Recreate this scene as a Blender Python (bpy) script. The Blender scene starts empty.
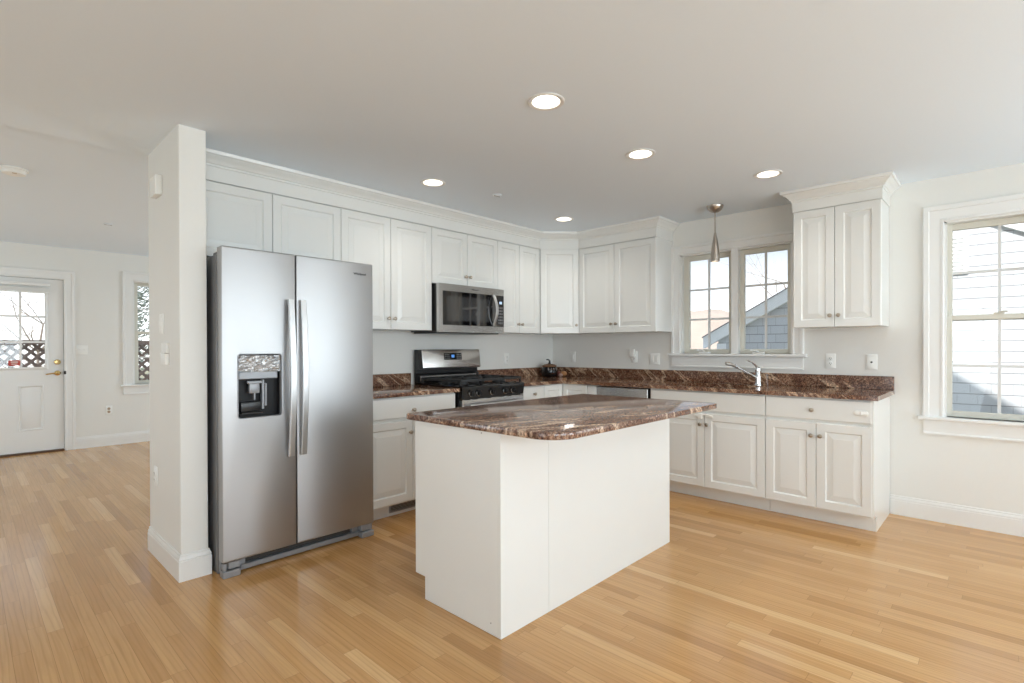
import bpy, bmesh, math, random
from math import pi, radians, sin, cos, sqrt
from mathutils import Vector, Matrix

SC = bpy.context.scene
C = SC.collection
random.seed(7)

# ---------------------------------------------------------------- camera, world, sun, daylight, exposure
yaw, pit, rol = radians(43.4792), radians(-0.2788), radians(-0.1681)
fw = Vector((cos(yaw)*cos(pit), sin(yaw)*cos(pit), sin(pit)))
rt = Vector((sin(yaw), -cos(yaw), 0)); up = rt.cross(fw)
r2 = rt*cos(rol)+up*sin(rol); u2 = up*cos(rol)-rt*sin(rol)
cam_d = bpy.data.cameras.new('camera'); cam = bpy.data.objects.new('camera', cam_d); C.objects.link(cam)
M4 = Matrix(((r2.x, u2.x, -fw.x, -4.691), (r2.y, u2.y, -fw.y, -3.8003), (r2.z, u2.z, -fw.z, 1.2231), (0, 0, 0, 1)))
cam.matrix_world = M4
cam_d.sensor_width = 36; cam_d.lens = 521.816/1024*36
cam_d.shift_y = (350.41-341.5)/1024
cam_d.clip_start = .05; cam_d.clip_end = 300
SC.camera = cam
SC.view_settings.view_transform = 'Standard'; SC.view_settings.look = 'None'
SC.view_settings.gamma = 1; SC.view_settings.use_curve_mapping = False
SC.view_settings.exposure = 0.10
try:
    SC.cycles.use_denoising = True
    SC.cycles.max_bounces = 10; SC.cycles.diffuse_bounces = 7; SC.cycles.glossy_bounces = 5
    SC.cycles.transparent_max_bounces = 12; SC.cycles.sample_clamp_indirect = 6
    SC.cycles.caustics_reflective = False; SC.cycles.caustics_refractive = False
except Exception:
    pass

W = bpy.data.worlds.new('sky'); SC.world = W; W.use_nodes = True
nt = W.node_tree; bg = nt.nodes['Background']
tc = nt.nodes.new('ShaderNodeTexCoord'); sx = nt.nodes.new('ShaderNodeSeparateXYZ'); cr = nt.nodes.new('ShaderNodeValToRGB')
nt.links.new(tc.outputs['Generated'], sx.inputs[0]); nt.links.new(sx.outputs['Z'], cr.inputs[0])
cr.color_ramp.elements[0].position = 0.0; cr.color_ramp.elements[0].color = (1, 1, 1, 1)
cr.color_ramp.elements[1].position = 0.07; cr.color_ramp.elements[1].color = (.9, .92, .95, 1)
for p_, c_ in ((.16, (.47, .52, .58, 1)), (1.0, (.42, .52, .66, 1))):
    e_ = cr.color_ramp.elements.new(p_); e_.color = c_
nt.links.new(cr.outputs[0], bg.inputs[0]); bg.inputs[1].default_value = 1.9

sd = bpy.data.lights.new('sun', 'SUN'); sd.energy = 5.5; sd.angle = radians(1.0); sd.color = (1, .96, .9)
so = bpy.data.objects.new('sun', sd); C.objects.link(so)
so.rotation_euler = Vector((6, 1, -3.7)).to_track_quat('-Z', 'Y').to_euler()

def area(name, loc, direction, sx_, sy_, power, color):
    d = bpy.data.lights.new(name, 'AREA'); d.shape = 'RECTANGLE'; d.size = sx_; d.size_y = sy_
    d.energy = power; d.color = color
    o = bpy.data.objects.new(name, d); C.objects.link(o); o.location = loc
    o.rotation_euler = Vector(direction).to_track_quat('-Z', 'Z').to_euler()
    return o
DAY = (.79, .915, 1.0)
SOUTH_WINDOWS = [(-6.6, -5.0), (-4.3, -2.7), (-2.0, -0.5)]
for a, b in SOUTH_WINDOWS:                      # daylight in the windows of the wall behind the camera
    area('daylight_fill', ((a+b)/2, -6.72, 1.35), (0, 1, .38), b-a, 1.5, 60, DAY)
area('daylight_fill', (.14, -5.35, 1.4), (-1, 0, .5), 1.5, 1.3, 18, DAY)      # further window in the sink wall, out of frame
area('daylight_fill', (.14, 2.3, 1.4), (-1, 0, .2), 2.4, 1.3, 85, (.74, .89, 1.0))      # lamp and window added to light the far room, hidden behind the kitchen wall
area('daylight_fill', (-7.64, 2.4, 1.4), (1, .1, .3), 2.8, 1.4, 50, (.74, .89, 1.0))  # lamp in an unseen west window, added to brighten the far wall
area('daylight_fill', (-7.64, -3.0, 1.4), (1, .1, .6), 3.0, 1.4, 36, DAY)     # lamp and unseen window left of the camera, added to light the island side

# ---------------------------------------------------------------- helpers
class S:
    def __init__(s): s.b = bmesh.new()
    def box(s, x0, x1, y0, y1, z0, z1, bev=0, seg=1, mat=0):
        r = bmesh.ops.create_cube(s.b, size=1)
        vs = r['verts']
        for v in vs:
            v.co = Vector(((x0+x1)/2+v.co.x*(x1-x0), (y0+y1)/2+v.co.y*(y1-y0), (z0+z1)/2+v.co.z*(z1-z0)))
        fs = {f for v in vs for f in v.link_faces}
        for f in fs: f.material_index = mat
        if bev:
            es = list({e for v in vs for e in v.link_edges})
            bmesh.ops.bevel(s.b, geom=es, offset=bev, segments=seg, affect='EDGES', profile=.5, clamp_overlap=True)
        return s
    def face(s, pts, mat=0):
        f = s.b.faces.new([s.b.verts.new(p) for p in pts]); f.material_index = mat; return f
    def loops(s, loops, cap0=True, cap1=True, mat=0, closed=True):
        """loft between equal-length point loops"""
        L = [[s.b.verts.new(p) for p in lp] for lp in loops]
        n = len(L[0]); m = n if closed else n-1
        for A, B in zip(L, L[1:]):
            for i in range(m):
                f = s.b.faces.new((A[i], A[(i+1) % n], B[(i+1) % n], B[i])); f.material_index = mat
        if cap0 and closed: s.b.faces.new(L[0][::-1]).material_index = mat
        if cap1 and closed: s.b.faces.new(L[-1]).material_index = mat
        return s
    def lathe(s, prof, c, ax='z', n=24, mat=0, caps=True):
        c = Vector(c); out = []
        for r, h in prof:
            ring = []
            for i in range(n):
                a = 2*pi*i/n; p, q = max(r, 1e-5)*cos(a), max(r, 1e-5)*sin(a)
                ring.append(c+(Vector((p, q, h)) if ax == 'z' else Vector((p, -h, q)) if ax == '-y' else Vector((-h, -p, q)) if ax == '-x' else Vector((h, p, q))))
            out.append(ring)
        return s.loops(out, caps, caps, mat)
    def tube(s, pts, rad, n=10, mat=0):
        pts = [Vector(p) for p in pts]; rs = rad if isinstance(rad, (list, tuple)) else [rad]*len(pts)
        rings = []; side = None
        for i, p in enumerate(pts):
            t = (pts[min(i+1, len(pts)-1)]-pts[max(i-1, 0)]).normalized()
            ref = Vector((0, 0, 1)) if abs(t.z) < .9 else Vector((1, 0, 0))
            if side is None: side = t.cross(ref).normalized()
            else:
                side = (side-t*side.dot(t)).normalized()
            o = t.cross(side)
            rings.append([p+(side*cos(2*pi*k/n)+o*sin(2*pi*k/n))*rs[i] for k in range(n)])
        return s.loops(rings, True, True, mat)
    def prism(s, poly, f, h0, h1, mat=0):
        """poly: 2D points; f(a,b,h)->xyz"""
        return s.loops([[f(a, b, h0) for a, b in poly], [f(a, b, h1) for a, b in poly]], True, True, mat)
    def sweep(s, path, prof, f, closed=False, mat=0):
        """path 2D; profile (offset to the left of travel, h); mitred"""
        n = len(path); P = [Vector(p) for p in path]; nor = []
        for i in range(n):
            d0 = (P[i]-P[i-1]).normalized() if (i or closed) else None
            d1 = (P[(i+1) % n]-P[i]).normalized() if (i < n-1 or closed) else None
            d0 = d0 or d1; d1 = d1 or d0
            n0 = Vector((-d0.y, d0.x)); n1 = Vector((-d1.y, d1.x))
            m = (n0+n1); m = m/max(m.dot(n0), .2) if m.length > 1e-6 else n0
            nor.append(m)
        rows = [[f(P[i].x+nor[i].x*o, P[i].y+nor[i].y*o, h) for o, h in prof] for i in range(n)]
        if closed: rows.append(rows[0])
        return s.loops(rows, not closed, not closed, mat)
    def plate(s, outer, holes, f, h, mat=0):
        """flat polygon with holes"""
        es = []; hv = []
        for lp in [outer]+holes:
            vs = [s.b.verts.new(f(a, b, h)) for a, b in lp]; hv.append(vs)
            es += [s.b.edges.new((vs[i], vs[(i+1) % len(vs)])) for i in range(len(vs))]
        r = bmesh.ops.triangle_fill(s.b, use_beauty=True, use_dissolve=False, edges=es)
        for g in r['geom']:
            if isinstance(g, bmesh.types.BMFace): g.material_index = mat
        return hv

def obj(name, s, mats, parent=None, smooth=True, bias=False):
    me = bpy.data.meshes.new(name)
    bmesh.ops.remove_doubles(s.b, verts=s.b.verts, dist=1e-6)
    bmesh.ops.recalc_face_normals(s.b, faces=s.b.faces)
    s.b.to_mesh(me); s.b.free()
    if smooth:
        for p in me.polygons: p.use_smooth = True
        me.set_sharp_from_angle(angle=radians(32))
    for m in (mats if isinstance(mats, (list, tuple)) else [mats]): me.materials.append(m)
    o = bpy.data.objects.new(name, me); C.objects.link(o)
    if parent: o.parent = parent
    return o
def tag(o, label, cat, group=None):
    o['label'] = label; o['category'] = cat
    if group: o['group'] = group
    return o
def thing(name, label, cat, loc=(0, 0, 0), rz=0, group=None):
    o = bpy.data.objects.new(name, None); C.objects.link(o); o.location = loc; o.rotation_euler = (0, 0, rz)
    o.empty_display_size = .1
    return tag(o, label, cat, group)
def struct(name, s, mats, parent=None, smooth=True, label=None, cat=None):
    o = obj(name, s, mats, parent, smooth)
    if not parent: o['kind'] = 'structure'
    if label: o['label'] = label
    if cat: o['category'] = cat
    return o
def kids(o): return [c for c in bpy.data.objects if c.parent == o]
def copy_tree(o, parent=None):
    c = o.copy(); C.objects.link(c); c.parent = parent
    for k in kids(o): copy_tree(k, c)
    return c
def rrect(a0, a1, b0, b1, r, n=6):
    out = []
    for cx_, cy_, st in ((a1-r, b1-r, 0), (a0+r, b1-r, 90), (a0+r, b0+r, 180), (a1-r, b0+r, 270)):
        for i in range(n+1):
            a = radians(st+90*i/n); out.append((cx_+r*cos(a), cy_+r*sin(a)))
    return out
XZ = lambda a, b, h: Vector((a, h, b))          # plan in x,z
YZ = lambda a, b, h: Vector((h, a, b))
XY = lambda a, b, h: Vector((a, b, h))

# ---------------------------------------------------------------- materials
def mat(name, col, rough=.5, metal=0, spec=.5, coat=0, emis=None, es=0, aniso=0):
    m = bpy.data.materials.new(name); m.use_nodes = True
    p = m.node_tree.nodes['Principled BSDF']
    p.inputs['Base Color'].default_value = (*col, 1); p.inputs['Roughness'].default_value = rough
    p.inputs['Metallic'].default_value = metal; p.inputs['Specular IOR Level'].default_value = spec
    p.inputs['Coat Weight'].default_value = coat; p.inputs['Anisotropic'].default_value = aniso
    if emis: p.inputs['Emission Color'].default_value = (*emis, 1); p.inputs['Emission Strength'].default_value = es
    return m
def nodes(m):
    t = m.node_tree
    def N(k, **kw):
        n = t.nodes.new('ShaderNode'+k)
        for a, v in kw.items(): setattr(n, a, v)
        return n
    return t, N, t.links.new, t.nodes['Principled BSDF']
def ramp(N, stops, interp='LINEAR'):
    r = N('ValToRGB'); r.color_ramp.interpolation = interp
    e = r.color_ramp.elements
    while len(e) < len(stops): e.new(.5)
    for i, (p, c) in enumerate(stops): e[i].position = p; e[i].color = (*c, 1)
    return r
def noisy(m, scale, amt, dist=.002, bump=0.05, stretch=(1, 1, 1)):
    t, N, L, p = nodes(m)
    co = N('TexCoord'); mp = N('Mapping'); mp.inputs['Scale'].default_value = stretch
    nz = N('TexNoise'); nz.inputs['Scale'].default_value = scale; nz.inputs['Detail'].default_value = 4
    L(co.outputs['Object'], mp.inputs[0]); L(mp.outputs[0], nz.inputs[0])
    c = p.inputs['Base Color'].default_value[:]
    mx = N('MixRGB'); mx.inputs[1].default_value = tuple(v*(1-amt) for v in c[:3])+(1,); mx.inputs[2].default_value = tuple(min(1, v*(1+amt)) for v in c[:3])+(1,)
    L(nz.outputs['Fac'], mx.inputs[0]); L(mx.outputs[0], p.inputs['Base Color'])
    if bump:
        b = N('Bump'); b.inputs['Strength'].default_value = bump; b.inputs['Distance'].default_value = dist
        L(nz.outputs['Fac'], b.inputs['Height']); L(b.outputs[0], p.inputs['Normal'])
    return m

WALL = noisy(mat('wall_paint', (.785, .78, .75), .6, spec=.3), 60, .01, .001, .05)
CEIL = noisy(mat('ceiling_paint', (.80, .875, .95), .9, spec=.1), 90, .01, .001, .05)
TRIM = noisy(mat('trim_paint', (.80, .80, .785), .3), 8, .01, bump=0)
CAB = noisy(mat('cabinet_paint', (.79, .795, .775), .22), 6, .012, bump=0)
CABIN = mat('cabinet_shadow_gap', (.45, .44, .42), .6)
PLASTIC = noisy(mat('white_plastic', (.86, .86, .83), .35), 10, .01, bump=0)
SLOT = mat('dark_slot', (.06, .055, .05), .6)
OUTLETTAN = mat('tan_socket', (.5, .38, .27), .5)
KNOB = noisy(mat('bronze_nickel', (.46, .40, .33), .28, 1), 40, .08, bump=0)
BRASS = mat('brass', (.75, .55, .25), .22, 1)
CHROME = mat('chrome', (.82, .83, .84), .08, 1)
NICKEL = noisy(mat('brushed_nickel', (.50, .45, .40), .3, 1), 30, .06, bump=0, stretch=(1, 1, 8))
BLACK = mat('black_gloss', (.008, .008, .009), .06, spec=.6)
BLACKM = noisy(mat('black_enamel', (.012, .012, .013), .3), 20, .1, bump=0)
IRON = noisy(mat('cast_iron', (.018, .018, .019), .55), 150, .2, .001, .2)
DGREY = noisy(mat('fridge_side_grey', (.23, .23, .235), .38, .3), 30, .04, bump=0)
GRILLE = noisy(mat('base_grille_grey', (.30, .31, .33), .4, .35), 30, .04, bump=0)
VINYL = noisy(mat('window_vinyl', (.68, .665, .59), .45), 8, .01, bump=0)
MUNTIN = noisy(mat('muntin_vinyl', (.72, .73, .73), .5), 8, .01, bump=0)
JAMBW = TRIM
REDST = mat('red_sticker', (.55, .06, .04), .4)
STICKTXT = mat('sticker_print', (.8, .7, .65), .5)

def stainless(name, base, rough, stretch):
    m = mat(name, base, rough, 1)
    t, N, L, p = nodes(m)
    co = N('TexCoord'); mp = N('Mapping'); mp.inputs['Scale'].default_value = stretch
    nz = N('TexNoise'); nz.inputs['Scale'].default_value = 12; nz.inputs['Detail'].default_value = 6; nz.inputs['Roughness'].default_value = .7
    L(co.outputs['Object'], mp.inputs[0]); L(mp.outputs[0], nz.inputs[0])
    mr = N('MapRange'); mr.inputs['To Min'].default_value = rough-.05; mr.inputs['To Max'].default_value = rough+.07
    L(nz.outputs['Fac'], mr.inputs['Value']); L(mr.outputs[0], p.inputs['Roughness'])
    b = N('Bump'); b.inputs['Strength'].default_value = .06; b.inputs['Distance'].default_value = .001
    L(nz.outputs['Fac'], b.inputs['Height']); L(b.outputs[0], p.inputs['Normal'])
    return m
STEEL = stainless('brushed_stainless', (.47, .47, .475), .42, (1, 1, 60))
STEELH = stainless('brushed_handle_steel', (.60, .60, .60), .36, (1, 1, 20))
STEELR = stainless('brushed_range_steel', (.56, .55, .54), .24, (30, 30, 1))

def floor_mat():
    m = mat('oak_strip_floor', (.5, .3, .15), .2, spec=.5)
    t, N, L, p = nodes(m)
    co = N('TexCoord'); se = N('SeparateXYZ'); L(co.outputs['Object'], se.inputs[0])
    def math_(op, a, b=None):
        n = N('Math', operation=op)
        for i, v in enumerate((a, b)):
            if v is None: continue
            if isinstance(v, (int, float)): n.inputs[i].default_value = v
            else: L(v, n.inputs[i])
        return n.outputs[0]
    wd = .057
    u = math_('DIVIDE', se.outputs['X'], wd); row = math_('FLOOR', u); fu = math_('FRACT', u)
    wn1 = N('TexWhiteNoise', noise_dimensions='1D'); L(row, wn1.inputs['W'])
    ln = math_('ADD', math_('MULTIPLY', wn1.outputs['Value'], .5), .55)
    wn2 = N('TexWhiteNoise', noise_dimensions='1D'); L(math_('ADD', row, 37.3), wn2.inputs['W'])
    v = math_('DIVIDE', math_('ADD', se.outputs['Y'], math_('MULTIPLY', wn2.outputs['Value'], 7.0)), ln)
    cell = math_('FLOOR', v); fv = math_('FRACT', v)
    cb = N('CombineXYZ'); L(row, cb.inputs[0]); L(cell, cb.inputs[1])
    wn = N('TexWhiteNoise', noise_dimensions='3D'); L(cb.outputs[0], wn.inputs['Vector'])
    tone = ramp(N, [(0, (.47, .242, .086)), (.12, (.545, .292, .107)), (.5, (.60, .335, .130)), (.88, (.645, .370, .150)), (1, (.74, .465, .225))])
    L(wn.outputs['Value'], tone.inputs[0])
    # grain: stretched along the plank, shifted per plank
    ad = N('VectorMath', operation='MULTIPLY_ADD'); L(wn.outputs['Color'], ad.inputs[0]); ad.inputs[1].default_value = (9, 9, 9); L(co.outputs['Object'], ad.inputs[2])
    mp = N('Mapping'); mp.inputs['Scale'].default_value = (38, 2.2, 1); L(ad.outputs[0], mp.inputs[0])
    g = N('TexNoise'); g.inputs['Scale'].default_value = 1; g.inputs['Detail'].default_value = 5; g.inputs['Distortion'].default_value = 1.2; L(mp.outputs[0], g.inputs[0])
    mp2 = N('Mapping'); mp2.inputs['Scale'].default_value = (9, 1.0, 1); L(ad.outputs[0], mp2.inputs[0])
    g2 = N('TexWave'); g2.inputs['Scale'].default_value = 1.6; g2.inputs['Distortion'].default_value = 7; g2.inputs['Detail'].default_value = 2; g2.inputs['Detail Scale'].default_value = .8; L(mp2.outputs[0], g2.inputs[0])
    gr = ramp(N, [(.25, (.88, .85, .80)), (.6, (1.02, 1.02, 1.02))]); L(g.outputs['Fac'], gr.inputs[0])
    gw = ramp(N, [(0, (.88, .85, .80)), (.35, (1, 1, 1)), (1, (1.0, 1.0, 1.0))]); L(g2.outputs['Fac'], gw.inputs[0])
    m1 = N('MixRGB', blend_type='MULTIPLY'); m1.inputs[0].default_value = 1; L(tone.outputs[0], m1.inputs[1]); L(gr.outputs[0], m1.inputs[2])
    m2 = N('MixRGB', blend_type='MULTIPLY'); m2.inputs[0].default_value = .8; L(m1.outputs[0], m2.inputs[1]); L(gw.outputs[0], m2.inputs[2])
    # joints
    du = math_('MULTIPLY', math_('MINIMUM', fu, math_('SUBTRACT', 1, fu)), wd)
    dv = math_('MULTIPLY', math_('MINIMUM', fv, math_('SUBTRACT', 1, fv)), ln)
    d = math_('MINIMUM', du, dv)
    mr = N('MapRange'); mr.inputs['From Min'].default_value = .0002; mr.inputs['From Max'].default_value = .0012; L(d, mr.inputs['Value'])
    m3 = N('MixRGB', blend_type='MULTIPLY'); m3.inputs[0].default_value = 1; L(m2.outputs[0], m3.inputs[1])
    jr = ramp(N, [(0, (.60, .52, .45)), (1, (1, 1, 1))]); L(mr.outputs[0], jr.inputs[0]); L(jr.outputs[0], m3.inputs[2])
    L(m3.outputs[0], p.inputs['Base Color'])
    rr = N('MapRange'); rr.inputs['To Min'].default_value = .13; rr.inputs['To Max'].default_value = .22; L(g.outputs['Fac'], rr.inputs['Value']); L(rr.outputs[0], p.inputs['Roughness'])
    b = N('Bump'); b.inputs['Strength'].default_value = .12; b.inputs['Distance'].default_value = .001
    hm = math_('ADD', math_('MULTIPLY', g.outputs['Fac'], .25), math_('ADD', mr.outputs[0], math_('MULTIPLY', wn.outputs['Value'], .3)))
    L(hm, b.inputs['Height']); L(b.outputs[0], p.inputs['Normal'])
    return m
FLOOR = floor_mat()

def granite(name, nrm, along, lift=1.0, rough=.09):
    m = mat(name, (.1, .04, .03), rough, spec=.5)
    t, N, L, p = nodes(m)
    co = N('TexCoord')
    n = Vector(nrm).normalized(); a = Vector(along); a = (a-n*a.dot(n)).normalized(); c_ = n.cross(a)
    def dot(v, k):
        d = N('VectorMath', operation='DOT_PRODUCT'); L(co.outputs['Object'], d.inputs[0]); d.inputs[1].default_value = tuple(v*k); return d.outputs['Value']
    def field(kn, ka):
        cb = N('CombineXYZ'); L(dot(n, kn), cb.inputs[0]); L(dot(a, ka), cb.inputs[1]); L(dot(c_, ka), cb.inputs[2]); return cb.outputs[0]
    v1 = N('TexNoise'); v1.inputs['Scale'].default_value = 1; v1.inputs['Detail'].default_value = 3; v1.inputs['Roughness'].default_value = .5; v1.inputs['Distortion'].default_value = .4; L(field(11, 2.2), v1.inputs[0])
    v2 = N('TexNoise'); v2.inputs['Scale'].default_value = 1; v2.inputs['Detail'].default_value = 4; v2.inputs['Distortion'].default_value = .6; L(field(20, 6), v2.inputs[0])
    sp = N('TexVoronoi'); sp.inputs['Scale'].default_value = 125; L(co.outputs['Object'], sp.inputs[0])
    sp2 = N('TexNoise'); sp2.inputs['Scale'].default_value = 95; sp2.inputs['Detail'].default_value = 3; sp2.inputs['Roughness'].default_value = .6; L(co.outputs['Object'], sp2.inputs[0])
    base = ramp(N, [(.30, (.018, .010, .007)), (.42, (.078, .032, .020)), (.49, (.172, .078, .045)), (.58, (.29, .172, .110)), (.70, (.50, .35, .235))])
    mixf = N('MixRGB'); mixf.inputs[0].default_value = .70; L(v2.outputs['Fac'], mixf.inputs[1]); L(sp2.outputs['Fac'], mixf.inputs[2])
    L(mixf.outputs[0], base.inputs[0])
    vein = ramp(N, [(.545, (0, 0, 0)), (.57, (.9, .9, .9)), (.59, (.9, .9, .9)), (.615, (.1, .1, .1)), (.68, (.0, .0, .0))])
    L(v1.outputs['Fac'], vein.inputs[0])
    vm = N('MixRGB', blend_type='MULTIPLY'); vm.inputs[0].default_value = .75; L(vein.outputs[0], vm.inputs[1])
    vr = ramp(N, [(.35, (.1, .1, .1)), (.6, (1, 1, 1))]); L(sp2.outputs['Fac'], vr.inputs[0]); L(vr.outputs[0], vm.inputs[2])
    mx = N('MixRGB'); L(vm.outputs[0], mx.inputs[0]); L(base.outputs[0], mx.inputs[1]); mx.inputs[2].default_value = (.66, .47, .32, 1)
    spr = ramp(N, [(0, (.15, .12, .10)), (.3, (.85, .85, .85)), (.7, (1.0, 1.0, 1.0)), (1, (2.1, 1.9, 1.7))])
    L(sp.outputs['Color'], spr.inputs[0])
    m2 = N('MixRGB', blend_type='MULTIPLY'); m2.inputs[0].default_value = .85; L(mx.outputs[0], m2.inputs[1]); L(spr.outputs[0], m2.inputs[2])
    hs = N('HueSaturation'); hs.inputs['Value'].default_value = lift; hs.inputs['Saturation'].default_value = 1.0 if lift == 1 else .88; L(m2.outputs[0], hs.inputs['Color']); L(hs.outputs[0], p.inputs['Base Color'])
    return m
GRAN = granite('brown_granite', (-.5, .5, -.62), (.4, -.3, -.6))
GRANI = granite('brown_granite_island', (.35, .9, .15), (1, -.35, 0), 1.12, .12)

def glass_mat():
    m = bpy.data.materials.new('window_glass'); m.use_nodes = True
    t = m.node_tree; t.nodes.clear()
    o = t.nodes.new('ShaderNodeOutputMaterial'); mx = t.nodes.new('ShaderNodeMixShader'); tr = t.nodes.new('ShaderNodeBsdfTransparent')
    gl = t.nodes.new('ShaderNodeBsdfGlossy'); gl.inputs['Roughness'].default_value = .02; fr = t.nodes.new('ShaderNodeFresnel'); fr.inputs[0].default_value = 1.45
    tr.inputs[0].default_value = (.97, .98, .98, 1)
    t.links.new(fr.outputs[0], mx.inputs[0]); t.links.new(tr.outputs[0], mx.inputs[1]); t.links.new(gl.outputs[0], mx.inputs[2]); t.links.new(mx.outputs[0], o.inputs[0])
    return m
GLASS = glass_mat()
def emit(name, col, st):
    return mat(name, col, .5, emis=col, es=st)
LAMP = emit('lamp_glow', (1, .93, .82), 9)
BULB = emit('pendant_bulb', (1, .85, .65), 3)
SCREEN = emit('blue_display', (.10, .30, .75), .45)

# ---------------------------------------------------------------- room shell
H, HF = 2.40, 2.449
XW, XE, YS, YF = -7.5, 0.0, -6.6, 4.47
T = .16
s = S(); s.box(XW-T, XE+T, YS-T, YF+T, -.12, 0); struct('floor', s, FLOOR)

CANS = [(-2.763, -2.201), (-1.844, -2.182), (-.913, -2.621), (-2.38, -.84), (-.896, -.861)]
RC = .072
s = S()
circ = [[(cx+RC*cos(2*pi*i/32), cy+RC*sin(2*pi*i/32)) for i in range(32)] for cx, cy in CANS]
s.plate([(XW, YS), (XE, YS), (XE, .0), (XW, .0)], circ, XY, H)
struct('ceiling', s, CEIL, smooth=False)
s = S(); s.box(XW, XE, .0, .02, H, HF+.02); s.box(XW, XE, .02, YF, HF, HF+.02); struct('ceiling_far', s, CEIL, smooth=False)

def wall_boxes(s, axis, pos0, pos1, lo, hi, z1, holes, mat=0):
    """wall slab along an axis with rectangular holes (a0,a1,z0,z1)"""
    hs = sorted(holes); cur = lo
    def bx(a0, a1, z0, z1_):
        if a1-a0 < 1e-4 or z1_-z0 < 1e-4: return
        if axis == 'y': s.box(pos0, pos1, a0, a1, z0, z1_, mat=mat)
        else: s.box(a0, a1, pos0, pos1, z0, z1_, mat=mat)
    for a0, a1, z0, zz in hs:
        bx(cur, a0, 0, z1); bx(a0, a1, 0, z0); bx(a0, a1, zz, z1); cur = a1
    bx(cur, hi, 0, z1)
# sink wall (east): casement pair and double hung, one more out of frame
SINKW = (-2.522, -1.557, 1.165, 2.09)
W2 = (-4.045, -3.485, .735, 2.087)
s = S(); wall_boxes(s, 'y', XE, XE+T, YS-T, .12, H+.1, [SINKW, W2, (-6.1, -4.6, .75, 2.05)]); struct('wall_right', s, WALL, smooth=False)
s = S(); wall_boxes(s, 'x', 0, .12, -3.774, XE, H+.1, []); struct('wall_back', s, WALL, smooth=False)
s = S(); s.box(-3.904, -3.774, -.652, .0, 0, H+.03, bev=.004); struct('wall_partition', s, WALL)
DOOR = (-4.816, -3.835, 0, 2.065)
W3 = (-3.148, -2.35, .76, 2.11)
s = S(); wall_boxes(s, 'x', YF, YF+T, XW-T, XE+T, HF+.1, [DOOR, W3]); struct('wall_far', s, WALL, smooth=False)
s = S(); wall_boxes(s, 'x', YS-T, YS, XW-T, XE+T, H+.1, [(a, b, .6, 2.1) for a, b in SOUTH_WINDOWS]); struct('wall_front', s, WALL, smooth=False)
s = S(); wall_boxes(s, 'y', XW-T, XW, YS-T, YF+T, HF+.1, [(-4.5, -1.5, .7, 2.1), (1.0, 3.8, .7, 2.1)]); struct('wall_left', s, WALL, smooth=False)  # both west openings made up for the added fill lamps
s = S(); wall_boxes(s, 'y', XE, XE+T, .12, YF+T, HF+.1, [(1.1, 3.5, .75, 2.05)]); struct('wall_right_far', s, WALL, smooth=False)  # opening made up for the added far-room lamp
# muntins of the windows behind the camera (seen mirrored in steel and glass)
n_ = 6
def lattice_window(name, axis, pos, a0, a1, z0, z1, cols, rows):
    s = S()
    def bx(p0, p1, q0, q1):
        if axis == 'x': s.box(p0, p1, pos-.02, pos+.02, q0, q1)
        else: s.box(pos-.02, pos+.02, p0, p1, q0, q1)
    f = .05
    bx(a0, a0+f, z0, z1); bx(a1-f, a1, z0, z1); bx(a0, a1, z0, z0+f); bx(a0, a1, z1-f, z1)
    for i in range(1, cols): x = a0+(a1-a0)*i/cols; bx(x-.012, x+.012, z0, z1)
    for i in range(1, rows): z = z0+(z1-z0)*i/rows; bx(a0, a1, z-.012, z+.012)
    return struct(name, s, VINYL)
for i, (a, b) in enumerate(SOUTH_WINDOWS): lattice_window('window_%d' % (i+4), 'x', YS-.06, a, b, .6, 2.1, 4, 4)
lattice_window('window_7', 'y', .06, -6.1, -4.6, .75, 2.05, 4, 4)
lattice_window('window_10', 'y', XW-.06, -4.5, -1.5, .7, 2.1, 6, 4)  # unseen window made up round the island fill lamp
lattice_window('window_9', 'y', XW-.06, 1.0, 3.8, .7, 2.1, 6, 4)  # unseen window made up round the far-wall fill lamp
lattice_window('window_8', 'y', .06, 1.1, 3.5, .75, 2.05, 6, 4)  # hidden window made up round the far-room fill lamp

# baseboards
BB = [(0, 0), (.013, 0), (.013, .104), (.0105, .106), (.0105, .110), (.012, .113), (.010, .122), (.006, .128), (.006, .136), (.003, .140), (0, .140)]
def base_run(name, path):
    s = S(); s.sweep(path, BB, XY); return struct(name, s, TRIM)
base_run('baseboard_right', [(0, YS), (0, -3.181)])
base_run('baseboard_partition', [(-3.774, -.60), (-3.774, -.652), (-3.904, -.652), (-3.904, .0)])
base_run('baseboard_far', [(XE, YF), (-3.735, YF)])
base_run('baseboard_left', [(XW, YF), (XW, YS)])
base_run('baseboard_front', [(XW, YS), (0, YS)])

# ---------------------------------------------------------------- exterior
GROUND = noisy(mat('winter_grass', (.33, .30, .20), .9), 3, .25, .02, .3)
s = S(); s.box(-60, 60, -60, 60, -.75, -.65); struct('ground', s, GROUND)
ROOFM = noisy(mat('asphalt_shingle', (.20, .20, .21), .9), 25, .3, .01, .4)
s = S()
s.prism([(-6.84, 2.52), (5.0, 2.52), (-.9, 6.76)], YZ, -10.4, .16); struct('roof', s, ROOFM, smooth=False)  # unseen house roof; west end stretched to keep sun off the added windows

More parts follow.
